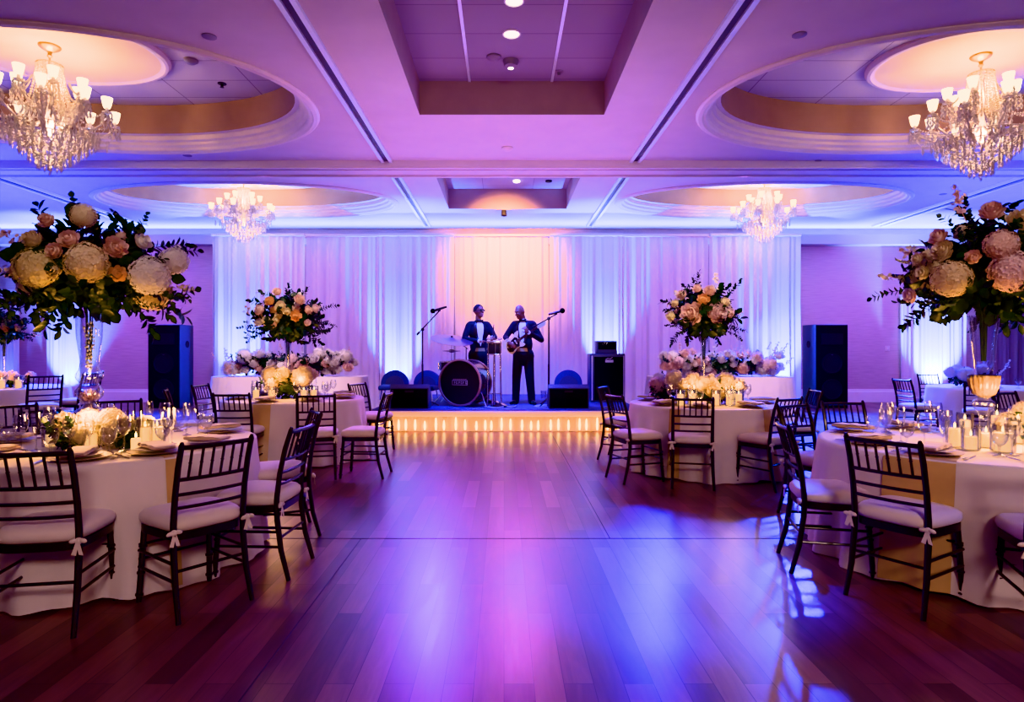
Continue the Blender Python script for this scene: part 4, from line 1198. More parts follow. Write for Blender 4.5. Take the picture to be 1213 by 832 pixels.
def blossom_spray_mesh(name, mat, seed=1, L=.4):
    r = random.Random(seed); mb = MB()
    mb.tube([(0, 0, 0), (.02, 0, L * .5), (.0, .02, L)], [.004, .003, .001], 5)
    for i in range(34):
        t = r.uniform(.35, 1); c = Vector((.02 * math.sin(3 * t), 0, L * t)) + Vector((r.gauss(0, .03), r.gauss(0, .03), r.gauss(0, .01))) * (1.25 - t)
        nn = Vector((r.gauss(0, 1), r.gauss(0, 1), .6)).normalized(); x, y, z = basis(nn)
        for k in range(5):
            a = 2 * PI * k / 5; d = x * math.cos(a) + y * math.sin(a); e = z.cross(d); s = .017
            mb.add([c, c + d * s * .6 + e * s * .5 + z * .005, c + d * s * 1.1 + z * .003, c + d * s * .6 - e * s * .5 + z * .005], [(0, 1, 2, 3)])
    return mb.mesh(name, mat, True, 30)
FM = {}
for nm, mt in (('cream', 'cream_petal'), ('white', 'white_petal'), ('pink', 'pink_petal'), ('lemon', 'lemon_petal'), ('blush', 'blush_petal')):
    FM['hyd_' + nm] = hydrangea_mesh('hydrangea_' + nm, mt, 150, len(nm))
for nm in ('cream', 'white', 'blush', 'peach', 'pink', 'lemon'):
    FM['rose_' + nm] = rose_mesh('rose_' + nm, nm + '_petal', len(nm) + 3)
    FM['peony_' + nm] = rose_mesh('peony_' + nm, nm + '_petal', len(nm) + 9, ((4, .26, .98), (6, .45, .88), (7, .65, .70), (8, .85, .42), (9, 1.02, .12)))
FM['spray_a'] = spray_mesh('leaf_spray_a', 'leaf', 11, .46, .085, .026, .35, 1)
FM['spray_b'] = spray_mesh('leaf_spray_b', 'leaf2', 13, .50, .055, .021, .25, 2)
FM['spray_c'] = spray_mesh('leaf_spray_c', 'leaf', 7, .26, .11, .040, .4, 3)
FM['bl_white'] = blossom_spray_mesh('blossom_white', 'white_petal', 4)
FM['bl_blush'] = blossom_spray_mesh('blossom_blush', 'blush_petal', 5)
FM['bl_cream'] = blossom_spray_mesh('blossom_cream', 'cream_petal', 6)

def leafy_core(t, c, rx, ry, rz, n, seed, L=.09, W=.032):
    r = random.Random(seed); mb = MB(); mb.ell(c, (rx * .72, ry * .72, rz * .72), None, 12, 8)
    for p in fib(n):
        q = Vector((p.x * rx, p.y * ry, p.z * rz)) * r.uniform(.62, .95) + Vector(c)
        d = p + Vector((r.gauss(0, .5), r.gauss(0, .5), r.gauss(0, .5) - .25))
        leaf_geo(mb, q, d, p + Vector((r.gauss(0, .3), r.gauss(0, .3), .4)), L * r.uniform(.7, 1.2), W * r.uniform(.8, 1.2))
    return mb.build('foliage_core', 'leaf', t, angle=60)
def aim(d, roll=0.):
    """rotation that turns +Z to d"""
    x, y, z = basis(Vector(d)); m = Matrix((x, y, z)).transposed() @ Matrix.Rotation(roll, 3, 'Z'); return m.to_euler()
def bloom(t, name, mesh, pos, d, s, roll=None):
    return obj(name, FM[mesh], t, pos, aim(d, rnd.uniform(0, 6.28) if roll is None else roll), s)

def tall_arrangement(loc, a, hz, label, big, roses, smalls, ns, seed, droop_n, up_n, key, s=1.):
    """dome of blooms and leaves on top of a vase. a: half width, hz: height of the dome; key: explicit blooms (x,z on the camera side)"""
    r = random.Random(seed)
    t = thing('flower_arrangement', label, 'flower arrangement', loc)
    leafy_core(t, (0, 0, hz * .42), a * .64, a * .50, hz * .43, 260, seed, .11 * s, .036 * s)
    st = MB()
    for k in range(7):
        q = k * .9; st.tube([(.012 * math.cos(q), .012 * math.sin(q), -.30 * s), (.02 * math.cos(q), .02 * math.sin(q), .0), (.12 * a * math.cos(q), .12 * a * math.sin(q), hz * .3)], .004, 5)
    st.build('stems', 'leaf2', t)
    for (x, z, nm, mesh, sz) in key:
        y = -math.sqrt(max(.02, 1 - (x / a) ** 2 * .9)) * a * .74
        d = Vector((x * .9, y, (z - hz * .35) * .8)); bloom(t, nm, mesh, (x, y, z), d, sz)
    for i in range(big + roses + smalls):
        for _ in range(40):
            d = Vector((r.gauss(0, 1), r.gauss(0, 1), r.uniform(-.1, 1.1))).normalized()
            if d.z < -.05: continue
            p = Vector((d.x * a * .74, d.y * a * .64, hz * .28 + d.z * hz * .52))
            if all((p.x - k[0]) ** 2 + (p.z - k[1]) ** 2 > (k[4] * 1.25) ** 2 or p.y > -.02 for k in key): break
        else: continue
        if i < big: nm, me, sz = 'hydrangea', r.choice(ns['big']), r.uniform(.10, .125) * s
        elif i < big + roses: nm, me, sz = 'rose', r.choice(ns['rose']), r.uniform(.045, .062) * s
        else: nm, me, sz = 'blossom_spray', r.choice(ns['bl']), r.uniform(.8, 1.05) * s
        if nm == 'blossom_spray': p = p * .72
        if nm == 'hydrangea': p = Vector((p.x, p.y, p.z * .80))
        bloom(t, nm, me, p, d, sz)
    for i in range(26):
        d = Vector((r.gauss(0, 1), r.gauss(0, 1), r.uniform(-.15, 1.1))).normalized()
        bloom(t, 'leaf_spray', r.choice(('spray_c', 'spray_c', 'spray_b')), Vector((d.x * a * .50, d.y * a * .45, hz * .28 + d.z * hz * .36)), d + Vector((0, 0, .2)), r.uniform(.65, .95) * s)
    for i in range(droop_n):
        q = 2 * PI * i / droop_n + r.uniform(-.2, .2); d = Vector((math.cos(q), math.sin(q) * .8, r.uniform(-.45, .12)))
        bloom(t, 'leaf_spray', r.choice(('spray_a', 'spray_a', 'spray_b')), Vector((d.x * a * .34, d.y * a * .34, hz * .18)), d, r.uniform(.7, 1.0) * s * a / .52)
    for i in range(up_n):
        d = Vector((r.gauss(0, .5), r.gauss(0, .4), 1)); bloom(t, 'leaf_spray', r.choice(('spray_b', 'spray_a')), Vector((d.x * a * .4, d.y * a * .4, hz * .52)), d, r.uniform(.65, .95) * s)
    return t

# vases -------------------------------------------------------------
def vase(loc, prof, label, ribbed=None, mat='vase', n=28):
    t = thing('tall_vase', label, 'vase', loc)
    MB().lathe(prof, n).build('vessel', mat, t, angle=60)
    if ribbed: MB().lathe(ribbed, 48, ribs=20, rib=.07).build('ribbed_bowl', 'rib_glass', t, angle=80)
    return t
VZ = HTAB + .004
V1 = (-2.82, 4.25); V2 = (3.24, 4.22); V3 = (-2.80, 8.1); V4 = (2.35, 7.35)
vase((V1[0], V1[1], VZ), [(0, .004), (.085, .004), (.085, .012), (.045, .02), (.034, .03), (.034, .19), (.09, .205), (.088, .215), (.05, .24), (.028, .262), (.05, .28), (.082, .315), (.085, .35), (.06, .385), (.055, .40), (.082, .43), (.084, .455), (.062, .50), (.056, .54), (.066, .62), (.078, .72), (.080, .80), (.084, .875)],
     'hourglass-shaped clear glass vase in the middle of the near table with low cream flowers')
tt = thing('bead_filler', 'gold twig cluster inside the hourglass vase\'s lower bowl', 'vase filler', (V1[0], V1[1], VZ + .272))
mb = MB()
for p in fib(60):
    if p.z > -.6: mb.tube([(0, 0, 0), Vector((p.x * .06, p.y * .06, .045 + p.z * .045))], [.003, .005], 5)
mb.build('twigs', 'brass', tt)
tt = thing('crystal_garland', 'sparkling crystal garland inside the upper hourglass vase', 'vase filler', (V1[0], V1[1], VZ + .5))
mb = MB()
for i in range(70):
    z = i / 70 * .32; q = i * 1.1; rr = .012 + .035 * z / .32 * rnd.random(); mb.octa((rr * math.cos(q), rr * math.sin(q), z), .010, .014)
mb.build('beads', 'crystal', tt, smooth=False)
vase((V2[0], V2[1], VZ), [(0, .004), (.09, .004), (.09, .012), (.04, .022), (.03, .05), (.024, .14), (.03, .20), (.05, .225), (.065, .25), (.062, .28), (.035, .30), (.045, .315), (.06, .33), (.062, .44), (.052, .47), (.056, .52), (.066, .62), (.078, .74), (.092, .86)],
     'trumpet-shaped clear vase with ribbed bowl on the near table crowded with candles',
     [(.03, .305), (.062, .33), (.080, .38), (.086, .43), (.088, .455), (.075, .458)])
slim = [(0, .004), (.075, .004), (.075, .012), (.03, .03), (.018, .07), (.016, .20), (.026, .22), (.018, .24), (.022, .45), (.034, .66), (.055, .80)]
vase((V3[0], V3[1], VZ), slim, 'slim clear vase under the peach-rose tall flowers, mid-room')
vase((V4[0], V4[1], VZ), slim, 'slim clear vase under the tall flowers with two big blush blooms, mid-room')
vase((T5[0] - .02, T5[1], VZ), slim, 'slim clear vase on the far table by the blue wall drapes')

pal1 = dict(big=['hyd_cream', 'hyd_white', 'hyd_cream'], rose=['rose_blush', 'rose_cream', 'rose_white', 'rose_cream'], bl=['bl_white', 'bl_blush', 'bl_cream'])
pal3 = dict(big=['peony_white', 'peony_blush', 'hyd_white'], rose=['rose_peach', 'rose_blush', 'rose_cream', 'rose_white'], bl=['bl_white', 'bl_blush', 'bl_cream'])
def K(cx, cy, Z, zb):      # photo position of a bloom -> local x, z
    return lambda x, y: ((x - VX) * Z / FPX - cx, CAM_H + (VY - y) * Z / FPX - zb)
zb1 = VZ + .86; k1 = K(V1[0], 0, 3.85, zb1)
key1 = [(*k1(100, 311), 'hydrangea', 'hyd_cream', .125), (*k1(155, 322), 'hydrangea', 'hyd_white', .125), (*k1(44, 318), 'hydrangea', 'hyd_lemon', .12),
        (*k1(127, 291), 'rose', 'peony_blush', .068), (*k1(66, 298), 'rose', 'rose_blush', .052), (*k1(129, 322), 'rose', 'rose_peach', .052), (*k1(82, 284), 'rose', 'rose_blush', .06),
        (*k1(150, 281), 'rose', 'rose_white', .055), (*k1(64, 320), 'rose', 'rose_cream', .055), (*k1(40, 285), 'rose', 'peony_cream', .06), (*k1(57, 262), 'rose', 'rose_blush', .05), (*k1(97, 255), 'hydrangea', 'hyd_cream', .075), (*k1(172, 300), 'hydrangea', 'hyd_white', .09)]
tall_arrangement((V1[0], V1[1], zb1), .56, .74, 'tall dark-leaved arrangement with three big cream hydrangeas over the hourglass vase', 5, 12, 8, pal1, 11, 20, 7, key1, 1.)
zb2 = VZ + .85; k2 = K(V2[0], 0, 3.85, zb2)
key2 = [(*k2(1142, 328), 'hydrangea', 'hyd_cream', .115), (*k2(1198, 322), 'hydrangea', 'hyd_pink', .125), (*k2(1187, 290), 'hydrangea', 'hyd_blush', .095),
        (*k2(1135, 293), 'rose', 'peony_cream', .065), (*k2(1160, 303), 'rose', 'rose_blush', .045), (*k2(1122, 318), 'rose', 'rose_lemon', .045), (*k2(1132, 275), 'rose', 'rose_blush', .055), (*k2(1177, 250), 'rose', 'peony_blush', .065),
        (*k2(1116, 345), 'rose', 'rose_pink', .05), (*k2(1205, 262), 'rose', 'peony_cream', .07), (*k2(1119, 300), 'rose', 'rose_cream', .04), (*k2(1155, 262), 'blossom_spray', 'bl_blush', .9)]
tall_arrangement((V2[0], V2[1], zb2), .52, .74, 'tall arrangement of cream and blush hydrangeas over the trumpet vase, cut by the photo edge', 5, 12, 8, pal1, 12, 20, 6, key2, 1.)
zb3 = VZ + .79; k3 = K(V3[0], 0, 7.75, zb3)
key3 = [(*k3(333, 363), 'rose', 'peony_cream', .065), (*k3(320, 357), 'rose', 'peony_peach', .062), (*k3(354, 355), 'rose', 'peony_blush', .068), (*k3(350, 374), 'rose', 'peony_peach', .07), (*k3(316, 380), 'rose', 'rose_cream', .062),
        (*k3(340, 369), 'rose', 'rose_cream', .05), (*k3(307, 367), 'rose', 'peony_pink', .07), (*k3(329, 346), 'rose', 'rose_blush', .06), (*k3(363, 367), 'rose', 'rose_blush', .055), (*k3(370, 365), 'rose', 'rose_pink', .055), (*k3(362, 382), 'rose', 'rose_pink', .045)]
tall_arrangement((V3[0], V3[1], zb3), .50, .58, 'tall mid-room centrepiece of peach and cream roses in dark leaves', 0, 16, 6, pal3, 13, 18, 6, key3, 1.)
zb4 = VZ + .79; k4 = K(V4[0], 0, 7.05, zb4)
key4 = [(*k4(820, 371), 'peony', 'peony_blush', .125), (*k4(849, 371), 'peony', 'peony_pink', .12), (*k4(833, 355), 'rose', 'peony_peach', .07), (*k4(800, 374), 'rose', 'rose_lemon', .065), (*k4(840, 345), 'rose', 'peony_blush', .068), (*k4(810, 349), 'rose', 'rose_blush', .065),
        (*k4(859, 358), 'rose', 'rose_cream', .06), (*k4(865, 370), 'rose', 'rose_pink', .06), (*k4(826, 342), 'rose', 'rose_blush', .055), (*k4(804, 358), 'rose', 'rose_cream', .05)]
tall_arrangement((V4[0], V4[1], zb4), .42, .60, 'tall mid-room centrepiece with two big blush blooms and hanging leaves', 0, 12, 8, pal3, 14, 16, 8, key4, .95)
t5 = tall_arrangement((T5[0] - .02, T5[1], VZ + .79), .42, .45, 'tall blush and green arrangement at photo edge over the far table by blue drapes', 2, 10, 5, pal3, 15, 14, 5, [], .95)

def low_arrangement(loc, a, b, hz, label, meshes, n, sizes, seed, leaves=8, lsc=.5, cat='flower arrangement', name='low_flowers', zr=(.32, .8)):
    r = random.Random(seed); t = thing(name, label, cat, loc)
    leafy_core(t, (0, 0, hz * .36), a * .9, b * .85, hz * .35, int(60 + 160 * a), seed, .06 + .03 * hz, .024)
    for i in range(n):
        x = (-1 + 2 * (i + .5) / n) * a * .88 + r.uniform(-.03, .03); y = r.uniform(-.85, .85) * b; z = hz * r.uniform(*zr)
        me = r.choice(meshes); s = r.uniform(*sizes)
        if me.startswith('hyd'): s *= 1.25
        bloom(t, 'hydrangea' if me.startswith('hyd') else ('peony' if me.startswith('peony') else ('blossom_spray' if me.startswith('bl') else 'rose')), me, (x, y, z), (x * .3, -.8 + y * .5, 1 + r.uniform(-.3, .6)), s if not me.startswith('bl') else s * 9)
    for i in range(leaves):
        q = r.uniform(0, 6.28); d = Vector((math.cos(q), math.sin(q), r.uniform(.1, .9)))
        bloom(t, 'leaf_spray', r.choice(('spray_c', 'spray_b')), (r.uniform(-.8, .8) * a, r.uniform(-.7, .5) * b, hz * .4), d, lsc * r.uniform(.7, 1.1))
    return t
wb = ['hyd_white', 'peony_white', 'peony_white', 'peony_blush', 'rose_white', 'rose_blush', 'bl_white', 'hyd_pink', 'peony_white', 'rose_white', 'bl_blush']
def long_flowers(x0, x1, seed, label):
    cx = (x0 + x1) / 2; low_arrangement((cx, 11.12, HB + .004), (x1 - x0) / 2, .24, .56, label, wb, 92, (.07, .115), seed, 40, .7, name='flower_garland', zr=(.14, .72))
long_flowers(-5.15, -2.55, 31, 'long bank of white and blush flowers on the blush table behind the peach-rose centrepiece')
long_flowers(2.7, 5.1, 32, 'long bank of white and blush flowers on the blush table beside the amplifier')
# glowing low flowers
cr = ['peony_cream', 'peony_lemon', 'hyd_cream', 'rose_cream', 'peony_cream']
def on(T, Z, px): return ((px - VX) / FPX * Z, Z)
x, y = on(T1, 4.0, 88); low_arrangement((x, y, VZ), .13, .10, .20, 'low cream bloom cluster with green leaves before the hourglass vase', ['hyd_cream', 'peony_lemon', 'peony_cream'], 7, (.05, .075), 33, 5, .5)
x, y = on(T1, 4.02, 148); low_arrangement((x, y, VZ), .13, .10, .22, 'low cream bloom cluster beside the candles, near table', ['hyd_cream', 'peony_cream', 'peony_lemon'], 7, (.05, .075), 34, 3, .4)
low_arrangement((T3[0] - .02, T3[1] - .12, VZ), .34, .18, .42, 'glowing cream flowers around the slim vase, peach-rose table', cr, 20, (.075, .12), 35, 5, .5)
low_arrangement((T4[0], T4[1] - .12, VZ), .40, .17, .34, 'glowing cream flowers around the slim vase, gold strip table', cr, 24, (.06, .10), 36, 3, .5)
low_arrangement((T4[0] - .42, T4[1] + .25, VZ), .17, .12, .34, 'pale pink flower cluster behind the glowing cream flowers, gold strip table', ['hyd_pink', 'hyd_white', 'peony_pink'], 8, (.05, .08), 37, 5, .6)
low_arrangement((T6[0] - .25, T6[1] + .1, VZ), .45, .2, .36, 'white blossom cluster lit blue on the far table before the bright wall drape', ['hyd_white', 'bl_white', 'peony_white', 'bl_white'], 16, (.06, .11), 38, 4, .6)
low_arrangement((T5[0] + .2, T5[1] - .1, VZ), .28, .2, .28, 'glowing blush flowers on the far table by the blue wall drapes', ['peony_blush', 'peony_cream', 'hyd_white', 'rose_blush'], 12, (.06, .10), 39, 3, .5)
low_arrangement((T2[0] + .35, T2[1] - .0, VZ), .12, .10, .26, 'cream bloom cluster at the photo edge, candle-crowded table', ['hyd_cream', 'peony_lemon', 'hyd_cream'], 6, (.06, .08), 40, 3, .5)

# ------------------------------------------------------------------ tableware
def P_glass(kind):
    if kind == 'wine': bowl = [(.006, .10), (.022, .112), (.036, .135), (.041, .165), (.038, .20), (.033, .225)]; foot = [(0, .002), (.036, .002), (.034, .006), (.010, .010), (.0045, .02), (.0042, .09), (.006, .10)]
    elif kind == 'flute': bowl = [(.006, .10), (.018, .12), (.025, .16), (.026, .20), (.023, .24)]; foot = [(0, .002), (.032, .002), (.030, .006), (.009, .010), (.0042, .02), (.0042, .09), (.006, .10)]
    else: bowl = [(.008, .06), (.028, .075), (.042, .10), (.045, .135), (.042, .165)]; foot = [(0, .002), (.036, .002), (.034, .007), (.012, .012), (.006, .025), (.006, .05), (.008, .06)]
    return bowl, foot
GK = {}
def glass(kind, x, y, label, group):
    if kind in GK: return dup(GK[kind], (x, y, VZ), 0, label, group)
    nm = {'wine': 'wine_glass', 'flute': 'champagne_flute', 'goblet': 'water_goblet'}[kind]
    t = thing(nm, label, 'glass', (x, y, VZ), 0, group); bowl, foot = P_glass(kind)
    MB().lathe(bowl, 18).build('bowl', 'glass', t, angle=70); MB().lathe(foot, 14).build('stem', 'glass', t, angle=70)
    GK[kind] = t; return t
PK = {}
def setting(T, r, ang, where, tb, glasses=('wine', 'flute', 'goblet'), cutlery=True, napkin=True):
    """charger, plate, napkin, cutlery and glasses at one place; ang is the direction from the table centre"""
    c, s = math.cos(ang), math.sin(ang); pr = r - .20
    px_, py_ = T[0] + pr * c, T[1] + pr * s; rz = ang - PI / 2
    def loc(u, v): return (T[0] + (pr - v) * c - u * s, T[1] + (pr - v) * s + u * c)
    def place(key, maker, name, label, cat, x, y, z, grp):
        if key in PK: return dup(PK[key], (x, y, z), rz, label, grp)
        t = thing(name, label, cat, (x, y, z), rz, grp); maker(t); PK[key] = t; return t
    def mk_ch(t):
        MB().lathe([(0, .004), (.09, .004), (.10, .008), (.155, .016), (.157, .019), (.10, .012), (0, .010)], 32).build('charger', 'plate', t, angle=60)
    place('ch', mk_ch, 'charger_plate', 'taupe charger plate at ' + where, 'plate', px_, py_, VZ, 'charger plates')
    def mk_pl(t): MB().lathe([(0, .0), (.06, .0), (.07, .005), (.115, .013), (.115, .016), (.07, .009), (0, .006)], 28).build('plate', 'china', t, angle=60)
    place('pl', mk_pl, 'dinner_plate', 'cream dinner plate on the charger at ' + where, 'plate', px_, py_, VZ + .017, 'dinner plates')
    if napkin:
        def mk_np(t):
            mb = MB(); n = 12
            for lay in range(3):
                vs = []
                for i in range(n):
                    u = -1 + 2 * i / (n - 1)
                    for v in (-1, -.5, .5, 1): vs.append((v * .068 * (1 - .05 * lay), u * .15 * (1 - .04 * lay), .006 + lay * .008 + .006 * math.cos(u * 1.4) + .003 * math.sin(u * 9 + lay)))
                mb.add(vs, [(i * 4 + j, i * 4 + j + 1, (i + 1) * 4 + j + 1, (i + 1) * 4 + j) for i in range(n - 1) for j in range(3)])
            mb.rbox((0, 0, .012), (.12, .27, .022), .009)
            mb.build('folded_cloth', 'napkin', t, angle=60)
        place('np', mk_np, 'napkin', 'folded champagne napkin on the plate at ' + where, 'napkin', px_, py_, VZ + .034, 'folded napkins')
    if cutlery:
        def mk_fk(t):
            MB().tube([(0, -.10, .004), (0, -.02, .005), (0, .04, .008)], [.005, .003, .003], 6).build('handle', 'silver', t)
            mb = MB(); mb.box((0, .055, .008), (.020, .03, .002))
            for k in range(4): mb.box((-.0078 + k * .0052, .085, .007), (.0026, .04, .002))
            mb.build('tines', 'silver', t)
        def mk_kn(t):
            MB().tube([(0, -.11, .004), (0, -.02, .005)], [.006, .005], 6).build('handle', 'silver', t)
            MB().prism([(-.006, -.02), (.007, -.02), (.009, .06), (.004, .11), (-.005, .10)], .003, .006).build('blade', 'silver', t)
        x, y = loc(.185, -.0); place('fk', mk_fk, 'fork', 'silver fork beside the plate at ' + where, 'fork', x, y, VZ, 'forks')
        x, y = loc(-.185, -.0); place('kn', mk_kn, 'knife', 'silver knife beside the plate at ' + where, 'knife', x, y, VZ, 'knives')
    names = {'wine': 'clear wine glass', 'flute': 'slender clear champagne flute', 'goblet': 'clear water goblet'}
    for k, (kind, (u, v)) in enumerate(zip(glasses, ((-.11, .20), (-.02, .245), (-.20, .17)))):
        x, y = loc(u, v); glass(kind, x, y, names[kind] + ' behind the plate at ' + where, 'stemware on ' + tb)
tb1, tb2, tb3, tb4 = 'the low-flower near table', 'the candle-crowded near table', 'the peach-rose table', 'the gold strip table'
def A(T, x, y): return math.atan2(y - T[1], x - T[0])
for (x, y, w) in ((-2.33, 3.27, 'the near edge of the low-flower table'), (-1.735, 3.48, 'the tied-cushion chair\'s place, low-flower table'), (-1.55, 4.05, 'the side-on chair\'s place, low-flower table'),
                  (-1.9, 5.0, 'the far dance-floor side of the low-flower table'), (-2.75, 5.4, 'the low-flower table behind its vase'), (-3.5, 5.0, 'the far outer side of the low-flower table'),
                  (-3.8, 4.2, 'the photo-edge side of the low-flower table'), (-3.2, 3.3, 'the near outer side of the low-flower table')):
    setting(T1, .9, A(T1, x, y), w, tb1)
for (x, y, w) in ((2.27, 3.52, 'the large chair\'s place, candle-crowded table'), (2.05, 4.15, 'the side-on chair\'s place, candle-crowded table'), (2.45, 4.95, 'the half-hidden chair\'s place, candle-crowded table'),
                  (3.2, 5.4, 'the far side of the candle-crowded table'), (4.0, 4.9, 'the far outer side of the candle-crowded table'), (4.3, 4.1, 'the outer side of the candle-crowded table'),
                  (3.85, 3.3, 'the near outer side of the candle-crowded table'), (3.05, 3.05, 'the near edge of the candle-crowded table')):
    setting(T2, .94, A(T2, x, y), w, tb2)
for k, (deg, w) in enumerate(((-100, 'the place before the front chair, peach-rose table'), (-55, 'the place by the second front chair, peach-rose table'), (-10, 'the dance-floor side of the peach-rose table'), (35, 'the stage side of the peach-rose table'), (90, 'the far side of the peach-rose table'), (145, 'the far outer side of the peach-rose table'), (-160, 'the outer side of the peach-rose table'))):
    setting(T3, .88, R(deg), w, tb3, ('wine', 'goblet'), False)
for k, (deg, w) in enumerate(((-148, 'the dance-floor chair\'s place, gold strip table'), (-112, 'the square-backed chair\'s place, gold strip table'), (-62, 'the angled chair\'s place, gold strip table'), (-5, 'the outer side of the gold strip table'), (40, 'the far outer side of the gold strip table'), (95, 'the far side of the gold strip table'), (150, 'the stage side of the gold strip table'))):
    setting(T4, .86, R(deg), w, tb4, ('wine', 'goblet'), False)
for i in range(6):
    glass(('wine', 'goblet')[i % 2], T6[0] - .55 + .22 * i, T6[1] - .35 - .08 * (i % 2), 'clear glass on the far table before the bright wall drape', 'glasses on the far table before the bright drape')
for i in range(5):
    glass(('wine', 'goblet')[i % 2], T5[0] + .1 + .13 * i, T5[1] - .45 + .12 * (i % 2), 'clear glass on the far table by the blue wall drapes', 'glasses on the far table by the blue drapes')

# candles
CK = {}
def pillar(T, px, Z, h, r, label, holder=True, zoff=0.):
    x = (px - VX) / FPX * Z; y = Z
    t = thing('pillar_candle', label, 'candle', (x, y, VZ + .006), 0)
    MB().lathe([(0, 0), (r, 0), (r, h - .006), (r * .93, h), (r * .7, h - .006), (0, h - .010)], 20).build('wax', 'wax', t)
    MB().tube([(0, 0, h - .012), (.001, 0, h + .008)], .0015, 5).build('wick', 'black', t)
    MB().lathe([(0, h + .004), (.005, h + .010), (.0065, h + .018), (.003, h + .032), (0, h + .040)], 8).build('flame', 'flame', t)
    if holder:
        q = thing('glass_candle_holder', 'clear glass cylinder around ' + label, 'candle holder', (x, y, VZ), 0)
        hh = h + .06; MB().lathe([(0, .003), (r + .018, .003), (r + .020, hh), (r + .017, hh), (r + .015, .005), (0, .005)], 24).build('cylinder', 'glass', q, angle=60)
    return t
pillar(T1, 161, 3.86, .075, .028, 'short pillar candle in front of the cream blooms, low-flower table', False)
pillar(T1, 172, 4.0, .125, .030, 'tall pillar candle, low-flower table')
pillar(T1, 186, 4.05, .12, .036, 'stout pillar candle nearest dance floor, low-flower table')
pillar(T1, 108, 3.95, .09, .034, 'pillar candle between the cream blooms, low-flower table')
pillar(T1, 124, 4.5, .12, .03, 'pillar candle behind the hourglass vase, low-flower table')
pillar(T1, 60, 4.05, .07, .03, 'small candle among the glasses at the outer side, low-flower table')
pillar(T2, 1131, 4.05, .11, .034, 'pillar candle nearest the blue-lit glass, candle-crowded table')
pillar(T2, 1150, 3.93, .075, .034, 'short pillar candle in front of the ribbed vase, candle-crowded table')
pillar(T2, 1168, 4.02, .085, .036, 'candle just before the vase stem, candle-crowded table')
pillar(T2, 1188, 3.85, .11, .048, 'broad bright pillar candle nearest the camera, candle-crowded table')
pillar(T2, 1205, 4.2, .14, .040, 'tall pillar candle at the photo edge, candle-crowded table')
pillar(T2, 1143, 4.35, .13, .032, 'tall pillar candle behind the ribbed vase, candle-crowded table')
pillar(T2, 1181, 4.45, .15, .034, 'tallest candle behind the vase, candle-crowded table')
for i, px_ in enumerate((303, 322, 360, 372)): pillar(T3, px_, 7.72 + .05 * (i % 2), .11, .035, ['outermost', 'second', 'third', 'dance-floor side'][i] + ' pillar candle on the peach-rose table')
for i, px_ in enumerate((806, 820, 848, 864, 875)): pillar(T4, px_, 6.95 + .06 * (i % 2), .12, .035, ['stage-side end', 'second', 'middle', 'fourth', 'outer end'][i] + ' pillar candle on the gold strip table')
for i, px_ in enumerate((2, 22)): pillar(T5, px_, 10.0, .13, .045, ['edge', 'inner'][i] + ' pillar candle, far table by the blue wall drapes')
t = thing('menu_card', 'small blue card standing among flowers behind the gold strip table glow', 'card', (3.08, 10.98, HB + .004))
MB().box((0, 0, .075), (.10, .01, .14), (R(-8), 0, 0)).build('card', 'blue_vinyl', t); MB().box((0, .03, .05), (.05, .006, .11), (R(24), 0, 0)).build('easel', 'black', t)

